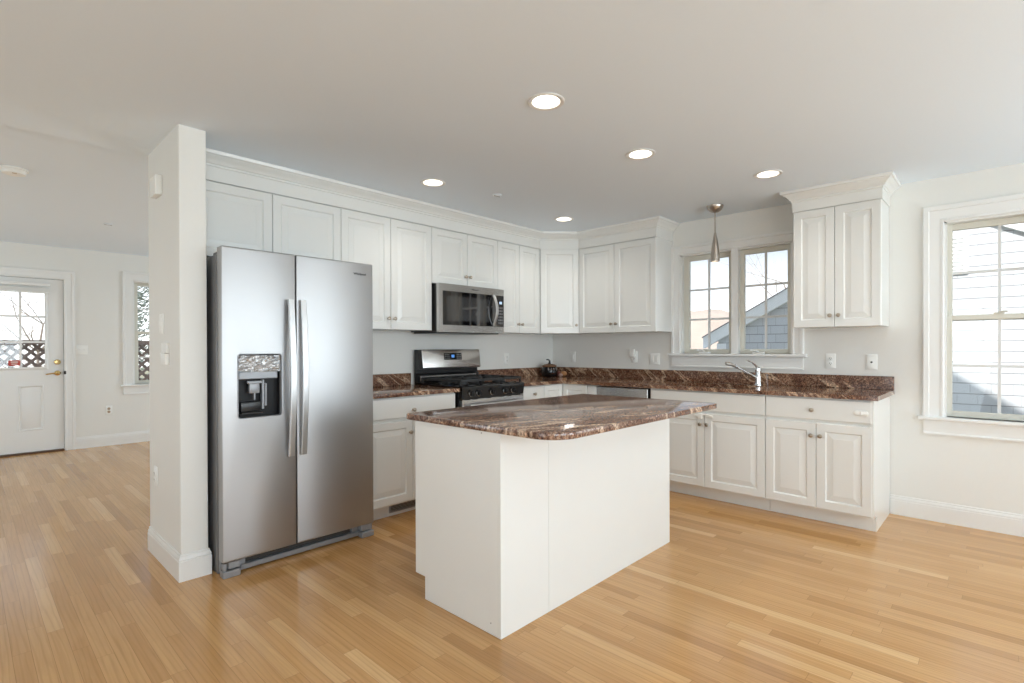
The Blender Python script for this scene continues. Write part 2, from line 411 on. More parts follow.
def shingle_mat(name, col, axis):
    m = mat(name, col, .8, spec=.2); t, N, L, p = nodes(m)
    co = N('TexCoord'); se = N('SeparateXYZ'); L(co.outputs['Object'], se.inputs[0]); cb = N('CombineXYZ')
    L(se.outputs[axis], cb.inputs[0]); L(se.outputs['Z'], cb.inputs[1])
    br = N('TexBrick'); br.offset = .37; br.offset_frequency = 2; L(cb.outputs[0], br.inputs[0])
    br.inputs['Scale'].default_value = 1; br.inputs['Brick Width'].default_value = .24; br.inputs['Row Height'].default_value = .163
    br.inputs['Mortar Size'].default_value = .005; br.inputs['Mortar Smooth'].default_value = .2; br.inputs['Bias'].default_value = 0
    br.inputs['Color1'].default_value = (*col, 1); br.inputs['Color2'].default_value = (*[c*.93 for c in col], 1); br.inputs['Mortar'].default_value = (*[c*.72 for c in col], 1)
    mr = N('Math', operation='FRACT'); dv = N('Math', operation='DIVIDE'); dv.inputs[1].default_value = .163; L(se.outputs['Z'], dv.inputs[0]); L(dv.outputs[0], mr.inputs[0])
    lr = ramp(N, [(0, (.42, .42, .42)), (.045, (.42, .42, .42)), (.075, (1, 1, 1))]); L(mr.outputs[0], lr.inputs[0])
    mx = N('MixRGB', blend_type='MULTIPLY'); mx.inputs[0].default_value = 1; L(br.outputs['Color'], mx.inputs[1]); L(lr.outputs[0], mx.inputs[2])
    L(mx.outputs[0], p.inputs['Base Color'])
    b = N('Bump'); b.inputs['Strength'].default_value = .3; b.inputs['Distance'].default_value = .012; b.invert = True
    L(mr.outputs[0], b.inputs['Height']); L(b.outputs[0], p.inputs['Normal'])
    return m
SHING = shingle_mat('grey_shingle_siding', (.60, .62, .655), 'Y')
WTRIM = noisy(mat('exterior_white_trim', (.86, .87, .88), .6), 5, .02, bump=0)
# neighbour house: gable faces this kitchen
HX = 6.0; PKY, PKZ = -3.15, 3.34; SL = .545
hy0, hy1 = .50, 2*PKY-.50; ez = PKZ-SL*(hy0-PKY)
nh = thing('house', 'neighbouring house with grey shingle gable and white rake boards outside the sink and dining windows', 'house', (HX, PKY, -.65))
def rel(p): return (p[0]-HX, p[1]-PKY, p[2]+.65)
def hf(a, b, h): return Vector(rel((h, a, b)))
s = S(); s.prism([(hy0, -.65), (hy0, ez), (PKY, PKZ+.1), (hy1, ez), (hy1, -.65)], hf, HX, HX+9); obj('gable_wall', s, SHING, nh, smooth=False)
s = S()
s.prism([(hy0+.28, ez-SL*.28), (PKY, PKZ), (hy1-.28, ez-SL*.28), (hy1-.28, ez-SL*.28+.23), (PKY, PKZ+.25), (hy0+.28, ez-SL*.28+.23)], hf, HX-.09, HX-.05)
s.prism([(hy0+.28, ez-SL*.28), (PKY, PKZ), (hy1-.28, ez-SL*.28), (hy1-.28, ez-SL*.28+.04), (PKY, PKZ+.04), (hy0+.28, ez-SL*.28+.04)], hf, HX-.05, HX+.01)
obj('rake_board', s, WTRIM, nh, smooth=False)
s = S()
s.prism([(hy0+.30, ez-SL*.30+.23), (PKY, PKZ+.25), (hy1-.30, ez-SL*.30+.23), (hy1-.30, ez-SL*.30+.25), (PKY, PKZ+.27), (hy0+.30, ez-SL*.30+.25)], hf, HX-.10, HX+9.2); obj('roof', s, ROOFM, nh, smooth=False)
s = S(); s.box(-.03, .02, hy0-PKY-.16, hy0-PKY+.02, 0, ez+.6, mat=0); s.box(-.22, 0, hy0-PKY-.02, hy0-PKY+.34, ez+.65-.36, ez+.65-.17); obj('corner_board', s, WTRIM, nh)
s = S(); s.box(-.05, .01, -.22, .22, 3.0, 3.62)
for i in range(9): s.loops([[Vector((-.052, -.17, 3.05+.06*i)), Vector((-.052, .17, 3.05+.06*i)), Vector((-.075, .17, 3.07+.06*i)), Vector((-.075, -.17, 3.07+.06*i)), Vector((-.052, -.17, 3.1+.06*i)), Vector((-.052, .17, 3.1+.06*i))][:4], [Vector((-.051, -.17, 3.055+.06*i)), Vector((-.051, .17, 3.055+.06*i)), Vector((-.06, .17, 3.1+.06*i)), Vector((-.06, -.17, 3.1+.06*i))]])
obj('gable_vent', s, WTRIM, nh)

HILL = noisy(mat('bare_woods', (.52, .42, .35), .95), .35, .18, .5, .5)
s = S()
rows = []
for j in range(9):
    row = []
    for i in range(61):
        y = -70+i*2.6; u = j/8
        hz = (5.4+1.3*sin(y*.13+.6)+.8*sin(y*.31)+.35*sin(y*.9))*sin(u*pi/2)
        row.append(Vector((40+22*u, y+20, -1.2+hz)))
    rows.append(row)
s.loops(rows, False, False, closed=False); hl = struct('hill', s, HILL)

BARK = noisy(mat('bare_bark', (.34, .28, .24), .9), 20, .2, .01, .3)
def bare_tree(loc, h, seed, label, r0=.09, depth=4, spread_=.62, n0=6):
    rnd = random.Random(seed)
    root = thing('bare_tree', label, 'tree', loc, group='bare winter trees outside')
    st = S(); br = S()
    def grow(p, d, ln, r, lv):
        pts = [p]; rs = [r]; q = p.copy(); dd = d.copy()
        for k in range(3):
            dd = (dd+Vector((rnd.uniform(-.22, .22), rnd.uniform(-.22, .22), rnd.uniform(-.05, .12)))).normalized()
            q = q+dd*ln/3; pts.append(q.copy()); rs.append(r*(1-.22*(k+1)))
        (st if lv == 0 else br).tube(pts, rs, 6 if lv < 2 else 4)
        if lv >= depth: return
        for k in range(4 if lv else n0):
            i = rnd.randint(1, 3)
            a = rnd.uniform(0, 2*pi); sp = spread_+rnd.uniform(-.2, .3)
            side = dd.cross(Vector((cos(a), sin(a), .3))).normalized()
            nd = (dd*cos(sp)+side*sin(sp)).normalized()
            grow(pts[i], nd, ln*rnd.uniform(.5, .72), rs[i]*.62, lv+1)
    grow(Vector((0, 0, 0)), Vector((0, 0, 1)), h*.45, r0, 0)
    obj('trunk', st, BARK, root); obj('branches', br, BARK, root)
bare_tree((26, 4.2, -.65), 12, 3, 'bare thin tree rising behind the neighbouring house roof', .09)
bare_tree((-3.1, 11.8, -.65), 4.4, 11, 'bare tree with tangled branches seen through the door panes, nearest behind the lattice fence', .045, 5, 1.15, 12)
bare_tree((-4.6, 14.5, -.65), 5.0, 12, 'tangled bare tree behind the lattice fence, toward the left edge of the door panes', .05, 5, 1.1, 12)
bare_tree((-2.9, 18.5, -.65), 6.0, 14, 'taller bare tree far beyond the lattice fence', .07, 5, 1.0, 12)
# evergreen outside the far window
NEEDLE = noisy(mat('evergreen_needles', (.28, .32, .28), .8), 12, .25, .02, .3)
ev = thing('evergreen_tree', 'dark evergreen tree outside the narrow window left of the partition', 'tree', (-.85, 14.0, -.65))
s = S(); s.tube([(0, 0, 0), (0, 0, 4.6)], [.14, .03], 8); obj('trunk', s, BARK, ev)
s = S(); rnd = random.Random(5)
for k in range(2600):
    z = rnd.uniform(.4, 5.2); R = (5.4-z)*.34; a = rnd.uniform(0, 2*pi); r = R*sqrt(rnd.uniform(.1, 1)); d = Vector((cos(a), sin(a), rnd.uniform(-.7, .3))).normalized()
    p = Vector((r*cos(a), r*sin(a), z)); side = d.cross(Vector((0, 0, 1))).normalized(); L_ = .12+.16*rnd.random(); w_ = .022
    q = p+d*L_
    s.loops([[p+side*w_*.4, p+Vector((0, 0, w_*.4)), p-side*w_*.4, p-Vector((0, 0, w_*.4))], [p+d*L_*.5+side*w_, p+d*L_*.5+Vector((0, 0, w_)), p+d*L_*.5-side*w_, p+d*L_*.5-Vector((0, 0, w_))], [q+side*.004, q+Vector((0, 0, .004)), q-side*.004, q-Vector((0, 0, .004))]])
obj('needles', s, NEEDLE, ev)
# lattice fence
FENCE = noisy(mat('weathered_lattice', (.17, .125, .11), .8), 10, .2, .005, .2)
fe = thing('lattice_fence', 'brown diagonal lattice fence on the deck behind the back door and window', 'fence', (-4.5, 7.5, -.65))
s = S(); x0f, x1f, z0f, z1f = -3.5, 5.0, .9, 1.95
def clip_line(c, sg):
    pts = []
    for z in (z0f, z1f):
        x = c+sg*(z-z0f); pts.append((x, z))
    return pts
k = -1.2
for layer, sg in ((0, 1), (1, -1)):
    c = x0f-1.2
    while c < x1f+1.2:
        (ax, az), (bx_, bz) = clip_line(c, sg)
        if min(ax, bx_) > x0f and max(ax, bx_) < x1f:
            w_ = .032
            s.loops([[Vector((ax-w_, layer*.014, az)), Vector((ax+w_, layer*.014, az)), Vector((ax+w_, layer*.014+.012, az)), Vector((ax-w_, layer*.014+.012, az))],
                     [Vector((bx_-w_, layer*.014, bz)), Vector((bx_+w_, layer*.014, bz)), Vector((bx_+w_, layer*.014+.012, bz)), Vector((bx_-w_, layer*.014+.012, bz))]])
        c += .155
obj('lattice_panel', s, FENCE, fe, smooth=False)
s = S(); s.box(x0f, x1f, -.03, .05, 1.95, 2.02); obj('top_rail', s, FENCE, fe)
s = S(); s.box(x0f, x1f, -.03, .05, 0, .9); obj('skirt_board', s, FENCE, fe)

# ---------------------------------------------------------------- windows and door of the picture
CASF = 1.32
CAS = [(0, 0), (0, .012), (.004, .016), (.014, .016), (.018, .013), (.060, .017), (.064, .024), (.084, .026), (.088, .022), (.088, 0)]
def wmap(wall):
    if wall == 'E': return lambda a, b, h: Vector((-h, a, b))
    return lambda a, b, h: Vector((a, YF-h, b))
def window_rig(name, wall, a0, a1, z0, z1, units, mull, label=None, k=1.32, apron_h=.10):
    """opening a0..a1 (a grows to the viewer's LEFT on wall E, to the right on wall N)"""
    f = wmap(wall)
    s = S()
    # casing: up one side, over the head, down the other (offset to the outside)
    pth = [(a1, z0), (a1, z1), (a0, z1), (a0, z0)]
    s.sweep(pth, [(-o*k, h) for o, h in CAS], f)
    root = struct(name, s, TRIM, label=label, cat='window')
    s = S()
    def bx(p0, p1, h0, h1, q0, q1, bev=0, m=0):
        A, B = f(p0, q0, h0), f(p1, q1, h1)
        s.box(min(A.x, B.x), max(A.x, B.x), min(A.y, B.y), max(A.y, B.y), min(A.z, B.z), max(A.z, B.z), bev, 1, m)
    d = -.10
    bx(a0-.002, a0+.012, d, 0, z0, z1); bx(a1-.012, a1+.002, d, 0, z0, z1); bx(a0, a1, d, 0, z1-.012, z1+.002)
    for m0, m1 in mull: bx(m0, m1, d, .012, z0, z1, .002)
    obj('jamb', s, TRIM, root)
    s = S()
    e_ = .088*k; bx(a0-e_-.028, a1+e_+.028, d, .05, z0-.025, z0, .006); obj('window_sill', s, TRIM, root)
    s = S(); s.sweep([(a0-e_+.004, z0-.025), (a1+e_-.004, z0-.025)], [(0, 0), (0, .014), (-.03, .017), (-.055, .013), (-apron_h+.016, .014), (-apron_h+.008, .022), (-apron_h, .022), (-apron_h, 0)], f)
    obj('apron', s, TRIM, root)
    # each sash: (a0,a1,z0,z1,depth,cols,rows,frame)
    for (u0, u1, v0, v1, dp, cols, rws, fr) in units:
        s = S()
        g0, g1, h0, h1 = u0+fr[0], u1-fr[1], v0+fr[2], v1-fr[3]
        bx(u0, g0, dp-.035, dp, v0, v1, .003); bx(g1, u1, dp-.035, dp, v0, v1, .003)
        bx(g0-.002, g1+.002, dp-.034, dp-.001, v0, h0, .003); bx(g0-.002, g1+.002, dp-.034, dp-.001, h1, v1, .003)
        fo = obj('window_frame', s, VINYL, root)
        s = S()
        for i in range(1, cols): x = g0+(g1-g0)*i/cols; bx(x-.009, x+.009, dp-.024, dp-.010, h0, h1)
        for i in range(1, rws): z = h0+(h1-h0)*i/rws; bx(g0, g1, dp-.0245, dp-.0095, z-.009, z+.009)
        obj('muntin', s, MUNTIN, fo)
        s = S(); bx(g0-.004, g1+.004, dp-.019, dp-.015, h0-.004, h1+.004); obj('pane', s, GLASS, fo)
    return root, f
# sink casements
fr = (.05, .045, .042, .05)
w1, fE = window_rig('window_1', 'E', SINKW[0], SINKW[1], SINKW[2], SINKW[3],
    [(-2.030, -1.569, 1.165, 2.078, -.045, 2, 3, (.040, .052, .042, .042)), (-2.510, -2.090, 1.165, 2.078, -.045, 2, 3, (.036, .036, .042, .042))], [(-2.090, -2.030)],
    label='pair of six-pane casement windows above the kitchen sink', k=1.0)
for yc in (-1.80, -2.27):
    s = S(); s.box(-.045+.0, -.012, yc-.05, yc+.05, 1.165, 1.182, .004)
    s.tube([(-.03, yc, 1.182), (-.04, yc+.02, 1.198), (-.045, yc+.055, 1.194)], [.009, .007, .006], 8); s.lathe([(.009, 0), (.011, .008), (.006, .016)], (-.045, yc+.055, 1.19), n=10)
    s.b.transform(Matrix.Translation((.075, 0, 0))) if False else None
    obj('window_crank', s, TRIM, w1)
s = S(); s.box(-.02, 0.03, -2.094, -2.086, 1.64, 1.70, .002); s.box(-.03, -.01, -2.104, -2.089, 1.66, 1.675, .002); obj('sash_lock', s, PLASTIC, w1)
# right double hung
w2, _ = window_rig('window_2', 'E', W2[0], W2[1], W2[2], W2[3],
    [(-4.037, -3.492, 1.40, 2.075, -.075, 2, 2, (.032, .032, .035, .042)), (-4.037, -3.492, .735, 1.44, -.045, 2, 2, (.033, .033, .042, .035))], [],
    label='double-hung window on the right wall looking onto the sunlit shingle house')
s = S(); s.box(.03, .05, -3.790, -3.735, 1.437, 1.45, .003); s.tube([(.035, -3.765, 1.452), (.02, -3.785, 1.456), (.015, -3.805, 1.454)], .005, 8); obj('sash_lock', s, VINYL, w2)
# far narrow window
w3, _ = window_rig('window_3', 'N', W3[0], W3[1], W3[2], W3[3],
    [(W3[0]+.012, W3[1]-.012, 1.42, 2.098, -.075, 2, 2, (.05, .05, .035, .042)), (W3[0]+.012, W3[1]-.012, .76, 1.455, -.045, 2, 2, (.05, .05, .045, .035))], [],
    label='narrow double-hung window on the far wall beside the partition')

# far door
fN = wmap('N')
s = S(); s.sweep([(DOOR[0], 0), (DOOR[0], DOOR[3]), (DOOR[1], DOOR[3]), (DOOR[1], 0)], [(o*1.12, h) for o, h in CAS], fN)
d1 = struct('door_1', s, TRIM, label='white half-glass back door with nine panes at the far left', cat='door')
dx0, dx1, dzb, dzt = -4.808, -3.843, .022, 2.056
gx0, gx1, gz0, gz1 = -4.650, -4.008, 1.010, 1.905
DF = YF+.018       # face of the slab
s = S()
fD = lambda a, b, h: Vector((a, DF+h, b))
s.plate([(dx0, dzb), (dx1, dzb), (dx1, dzt), (dx0, dzt)], [[(gx0, gz0), (gx1, gz0), (gx1, gz1), (gx0, gz1)], [(-4.60, .27), (-4.40, .27), (-4.40, .80), (-4.60, .80)], [(-4.245, .27), (-4.025, .27), (-4.025, .80), (-4.245, .80)]], fD, 0)
for x0_, x1_ in ((-4.60, -4.40), (-4.245, -4.025)):
    def rr_(i, h): return [fD(x0_+i, .27+i, h), fD(x1_-i, .27+i, h), fD(x1_-i, .80-i, h), fD(x0_+i, .80-i, h)]
    s.loops([rr_(0, 0), rr_(.006, -.006), rr_(.014, -.003), rr_(.02, .006), rr_(.028, .008), rr_(.045, .001)], False, True)
s.loops([[fD(gx0, gz0, 0), fD(gx1, gz0, 0), fD(gx1, gz1, 0), fD(gx0, gz1, 0)], [fD(gx0, gz0, .04), fD(gx1, gz0, .04), fD(gx1, gz1, .04), fD(gx0, gz1, .04)]], False, False)
s.loops([[fD(dx0, dzb, 0), fD(dx1, dzb, 0), fD(dx1, dzt, 0), fD(dx0, dzt, 0)], [fD(dx0, dzb, .04), fD(dx1, dzb, .04), fD(dx1, dzt, .04), fD(dx0, dzt, .04)]], False, False)
sl = obj('door_leaf', s, TRIM, d1)
s = S(); s.box(DOOR[0]-.0, DOOR[0]+.006, YF-.0, YF+.10, 0, DOOR[3]); s.box(DOOR[1]-.006, DOOR[1], YF, YF+.10, 0, DOOR[3]); s.box(DOOR[0], DOOR[1], YF, YF+.10, DOOR[3]-.006, DOOR[3]); obj('jamb', s, TRIM, d1)
s = S(); s.sweep([(gx0, gz0), (gx0, gz1), (gx1, gz1), (gx1, gz0)], [(-.004, 0), (-.004, .012), (.012, .014), (.028, .004), (.028, 0)], lambda a, b, h: Vector((a, DF-h, b)), closed=True); obj('lite_frame', s, TRIM, sl)
s = S()
for i in (1, 2): x = gx0+(gx1-gx0)*i/3; s.box(x-.011, x+.011, DF+.008, DF+.026, gz0, gz1)
for i in (1, 2): z = gz0+(gz1-gz0)*i/3; s.box(gx0, gx1, DF+.0075, DF+.0265, z-.011, z+.011)
obj('muntin', s, TRIM, sl)
s = S(); s.box(gx0-.002, gx1+.002, DF+.015, DF+.019, gz0-.002, gz1+.002); obj('pane', s, GLASS, sl)
s = S(); s.box(gx0-.03, gx1+.045, DF-.045, DF-.004, 1.965, 2.005, .004); obj('blind_headrail', s, TRIM, d1)
s = S()
for i in range(9): s.box(gx0-.02, gx1+.035, DF-.040, DF-.006, 1.905+i*.0045, 1.9085+i*.0045)
s.box(gx0-.02, gx1+.035, DF-.042, DF-.004, 1.885, 1.903, .003); obj('blind_stack', s, PLASTIC, d1)
s = S(); s.box(-4.325, -4.225, DF+.004, DF+.006, 1.035, 1.095, .001); st_ = obj('window_sticker', s, REDST, d1)
s = S(); s.box(-4.305, -4.245, DF+.002, DF+.0038, 1.070, 1.082); s.box(-4.30, -4.25, DF+.002, DF+.0038, 1.048, 1.058); obj('sticker_print', s, STICKTXT, st_)
s = S(); s.lathe([(.030, 0), (.030, .008), (.022, .012), (.012, .02), (.011, .04), (.018, .045), (.018, .055), (.0, .058)], (-3.900, DF, .937), '-y', 20)
s.tube([(-3.900, DF-.05, .937), (-3.95, DF-.055, .935), (-4.01, DF-.052, .925)], [.011, .009, .007], 10); obj('door_handle', s, BRASS, d1)
s = S(); s.lathe([(.031, 0), (.031, .008), (.024, .014), (.0, .016)], (-3.900, DF, 1.069), '-y', 20); s.box(-3.904, -3.896, DF-.032, DF-.012, 1.055, 1.083, .002); obj('deadbolt', s, BRASS, d1)
s = S(); s.box(DOOR[1]-.008, DOOR[1]+.012, YF-.018, YF+.0, .92, .96, .002); obj('strike_plate', s, SLOT, d1)
s = S(); s.box(-3.8432, -3.8408, YF+.012, YF+.05, .02, 2.058); s.box(DOOR[0]+.006, -3.8408, YF+.012, YF+.05, 2.0562, 2.0592); obj('leaf_gap_shade', s, SLOT, d1)  # dark strip laid in as the shaded gap round the leaf
THRES = noisy(mat('threshold_wood', (.10, .045, .02), .4), 20, .1, bump=0)
s = S(); s.box(DOOR[0]+.006, DOOR[1]-.006, YF-.02, YF+.12, 0, .018, .003); obj('threshold', s, THRES, d1)

# ---------------------------------------------------------------- cabinets
def raised(s, x0, x1, z0, z1, yf, t=.02, stile=.054, bevel=.036):
    def ring(i, y): return [Vector((x0+i, y, z0+i)), Vector((x1-i, y, z0+i)), Vector((x1-i, y, z1-i)), Vector((x0+i, y, z1-i))]
    s.loops([ring(0, yf+t), ring(0, yf+.003), ring(.003, yf), ring(stile, yf), ring(stile+.006, yf+.009), ring(stile+.009, yf+.010), ring(stile+.009+bevel, yf+.0025), ring(stile+.010+bevel, yf+.0015)])
def slab(s, x0, x1, z0, z1, yf, t=.02):
    def ring(i, y): return [Vector((x0+i, y, z0+i)), Vector((x1-i, y, z0+i)), Vector((x1-i, y, z1-i)), Vector((x0+i, y, z1-i))]
    s.loops([ring(0, yf+t), ring(0, yf+.005), ring(.002, yf+.002), ring(.006, yf)])
def knob(parent, x, z, yf):
    s = S(); s.lathe([(.009, 0), (.009, .003), (.0055, .006), (.0055, .014), (.012, .018), (.0148, .022), (.0135, .026), (.007, .029), (0, .0295)], (x, yf, z), '-y', 18)
    return obj('knob', s, KNOB, parent)
G = .0018
def add_fronts(root, fronts, yf):
    for fr_ in fronts:
        k, x0, x1, z0, z1 = fr_[:5]; kn = fr_[5] if len(fr_) > 5 else None
        s = S()
        if k == 'door': raised(s, x0+G, x1-G, z0+G, z1-G, yf, stile=min(.054, (x1-x0)*.2))
        else: slab(s, x0+G, x1-G, z0+G, z1-G, yf)
        o = obj('door' if k == 'door' else 'drawer', s, CAB, root, smooth=False)
        if kn: knob(o, kn[0], kn[1], yf)
UZ0, UZ1 = 1.368, 2.232
def upper(name, label, loc, rz, w, z0, z1, gap, knobs=True, dep=.31, yf=-.33, grp=None, kz=None):
    r = thing(name, label, 'cabinet', (loc[0], loc[1], z0), rz, grp)
    s = S(); s.box(.001, w-.001, -dep, -.003, .004, z1-z0+.06, .001); obj('cabinet_body', s, CAB, r)
    h = z1-z0; kz = kz or .085
    add_fronts(r, [('door', 0, gap, 0, h, (gap-.027, kz) if knobs else None), ('door', gap, w, 0, h, (gap+.027, kz) if knobs else None)], yf)
    return r
R90 = -pi/2
GU = 'white raised-panel wall cabinets'
upper('wall_cabinet', 'wide white two-door cabinet above the refrigerator', (-3.774, 0), 0, .963, 1.778, UZ1, .481, True, grp=GU, kz=.034)
upper('wall_cabinet', 'tall white two-door wall cabinet between refrigerator and microwave', (-2.811, 0), 0, .815, UZ0, UZ1, .416, grp=GU)
upper('wall_cabinet', 'short white two-door wall cabinet directly above the microwave', (-1.996, 0), 0, .775, 1.765, UZ1, .393, grp=GU)
upper('wall_cabinet', 'narrow white two-door wall cabinet right of the microwave', (-1.221, 0), 0, .609, UZ0, UZ1, .299, grp=GU)
upper('wall_cabinet', 'white two-door wall cabinet left of the sink window', (0, -.612), R90, .865, UZ0, UZ1, .420, grp=GU)
# diagonal corner
r = thing('corner_wall_cabinet', 'diagonal single-door white wall cabinet in the corner', 'cabinet', (0, 0, UZ0), 0, GU)
s = S(); s.prism([(-.003, -.003), (-.611, -.003), (-.611, -.316), (-.597, -.330), (-.330, -.597), (-.316, -.611), (-.003, -.611)], XY, .004, UZ1-UZ0+.06); obj('cabinet_body', s, CAB, r)
dgw = sqrt(2)*(.612-.33)
s = S(); raised(s, .004, dgw-.004, G, UZ1-UZ0-G, -.02+.001)
kd = S(); kd.lathe([(.009, 0), (.009, .003), (.0055, .006), (.0055, .014), (.012, .018), (.0148, .022), (.0135, .026), (.007, .029), (0, .0295)], (dgw-.03, -.02, .085), '-y', 18)
mt = Matrix.Translation((-.612+.010, -.33+.006, 0)) @ Matrix.Rotation(-pi/4, 4, 'Z')
mt = Matrix.Translation((-.612, -.33, 0)) @ Matrix.Rotation(-pi/4, 4, 'Z')
s.b.transform(mt); kd.b.transform(mt)
dd_ = obj('door', s, CAB, r, smooth=False); obj('knob', kd, KNOB, dd_)

CROWN = [(0, 2.234), (.006, 2.234), (.006, 2.318), (.012, 2.322), (.012, 2.332), (.020, 2.336), (.026, 2.346), (.040, 2.360), (.056, 2.370), (.060, 2.376), (.070, 2.380), (.074, 2.3985), (0, 2.3985)]
cp = thing('crown_molding', 'long white crown molding and frieze along the tops of the left and corner wall cabinets', 'molding')
s = S(); s.sweep([(-3.772, -.327), (-.611, -.327), (-.327, -.611), (-.327, -1.4775), (-.003, -1.4775)][::-1], [(o, h) for o, h in CROWN], XY)
obj('crown_profile', s, CAB, cp)
# right isolated upper
r = upper('wall_cabinet', 'white two-door wall cabinet with its own crown, right of the sink window', (0, -2.618), R90, .555, UZ0, 2.245, .274, grp=GU)
s = S(); s.sweep([(.0, -.003), (.0, -.327), (.555, -.327), (.555, -.003)], [(-o, h-UZ0+(.012 if h < 2.24 else 0)) for o, h in CROWN], XY); obj('crown_molding', s, CAB, r)

# base cabinets: local x to the right, front toward -y
BD, BF, BT = .63, -.65, .874
DZ0, DZ1, RZ = .115, .703, .719
def base_body(r, w, left=True, right=True, t=BT):
    s = S(); s.prism([(-.003, .0), (-.54, 0), (-.54, .105), (-BD, .105), (-BD, t), (-.003, t)], lambda a, b, h: Vector((h, a, b)), .001, w-.001)
    return obj('cabinet_body', s, CAB, r)
GB = 'white raised-panel base cabinets'
r = thing('base_cabinet', 'white drawer-over-doors base cabinet between refrigerator and range', 'cabinet', (-2.832, 0, 0), 0, GB)
base_body(r, .817)
add_fronts(r, [('drawer', 0, .817, RZ, .868, (.41, .775)), ('door', 0, .409, DZ0, DZ1, (.409-.03, .614)), ('door', .409, .817, DZ0, DZ1, (.409+.03, .614))], BF)
s = S(); s.box(.27, .60, -.546, -.541, .022, .098, .002, mat=0)
s.box(.285, .585, -.5468, -.5455, .034, .088, mat=1)
for i in range(5): s.box(.285, .585, -.5485, -.546, .038+i*.010, .0415+i*.010, mat=0)
obj('vent_grille', s, [GRILLE, SLOT], r)
r = thing('base_cabinet', 'narrow white drawer base cabinet just right of the range', 'cabinet', (-1.222, 0, 0), 0, GB)
base_body(r, .291)
add_fronts(r, [('drawer', 0, .291, RZ, .868, (.145, .80)), ('door', 0, .291, DZ0, DZ1, (.26, .614))], BF)
r = thing('corner_base_cabinet', 'L-shaped white corner base cabinet with folding doors under the counter', 'cabinet', (0, 0, 0), 0, GB)
s = S()
s.prism([(-.003, -.003), (-.930, -.003), (-.930, -BD), (-BD, -BD), (-BD, -1.035), (-.003, -1.035)], XY, .105, BT)
s.prism([(-.003, -.003), (-.930, -.003), (-.930, -.54), (-.54, -.54), (-.54, -1.035), (-.003, -1.035)], XY, 0, .11)
obj('cabinet_body', s, CAB, r)
s = S(); raised(s, -.930+G, -BF*-1-.002, DZ0, .868, BF, stile=.05); obj('door', s, CAB, r, smooth=False)
s = S(); raised(s, .652, .930, DZ0, .868, BF, stile=.05); s.b.transform(Matrix.Rotation(R90, 4, 'Z')); o = obj('door', s, CAB, r, smooth=False)
s = S(); slab(s, .934, 1.034, DZ0, .868, BF+.008, .012); s.b.transform(Matrix.Rotation(R90, 4, 'Z')); obj('filler_strip', s, CAB, r)

r = thing('sink_cabinet', 'white sink base cabinet with plain false drawer front below the faucet', 'cabinet', (0, -1.585, 0), R90, GB)
base_body(r, .932, t=.69)
s = S(); s.box(.001, .932, -BD, -BD+.02, .69, BT); obj('apron_board', s, CAB, r)
add_fronts(r, [('drawer', .012, .932, RZ, .868), ('door', .012, .477, DZ0, DZ1, (.477-.028, .614)), ('door', .477, .932, DZ0, DZ1, (.477+.028, .614))], BF)
s = S()
for x0_ in (.40, .49): s.box(x0_, x0_+.062, BF-.014, BF-.001, .672, .688, .005, 2)
s.box(.43, .465, BF-.018, BF-.001, .655, .70, .005, 2); s.tube([(.45, BF-.012, .69), (.50, BF-.014, .694), (.545, BF-.012, .684)], .006, 8)
o = obj('child_latch', s, PLASTIC, r); o['label'] = 'white plastic child latch strap'
r = thing('base_cabinet', 'white drawer-over-doors base cabinet at the right end under the counter', 'cabinet', (0, -2.518, 0), R90, GB)
base_body(r, .640)
s = S(); s.prism([(-.003, 0), (-.54, 0), (-.54, .105), (BF+.002, .105), (BF+.002, BT), (-.003, BT)], lambda a, b, h: Vector((h, a, b)), .640, .660); obj('end_panel', s, CAB, r)
add_fronts(r, [('drawer', 0, .653, RZ, .868, (.305, .79)), ('door', 0, .330, DZ0, DZ1, (.330-.028, .614)), ('door', .330, .653, DZ0, DZ1, (.330+.028, .614))], BF)
s = S(); s.loops([[Vector((a, BF-.001, b)) for a, b in rrect(.555, .632, .772, .806, .016)], [Vector((a, BF-.008, b)) for a, b in rrect(.555, .632, .772, .806, .016)], [Vector((a, BF-.011, b)) for a, b in rrect(.562, .625, .779, .799, .009)]])
s.box(.588, .600, BF-.015, BF-.008, .776, .802, .003)
o = obj('child_latch', s, PLASTIC, r); o['label'] = 'white oval child latch'

# dishwasher
r = thing('dishwasher', 'stainless dishwasher under the counter left of the sink cabinet', 'dishwasher', (0, -1.036, 0), R90)
s = S(); s.box(.002, .545, -.60, -.01, .10, .868); s.box(.02, .53, -.54, -.1, 0, .1); obj('tub', s, BLACKM, r)
s = S(); s.box(.004, .524, BF-.002, -.60, .115, .775, .006); obj('door', s, STEEL, r)
s = S(); s.box(.004, .524, BF+.012, -.60, .785, .866, .004); obj('control_panel', s, STEELR, r)
s = S(); s.box(.03, .50, BF-.022, BF-.006, .757, .776, .005); s.box(.05, .08, BF-.01, BF+.004, .760, .772); s.box(.45, .48, BF-.01, BF+.004, .760, .772); obj('handle', s, STEELH, r)

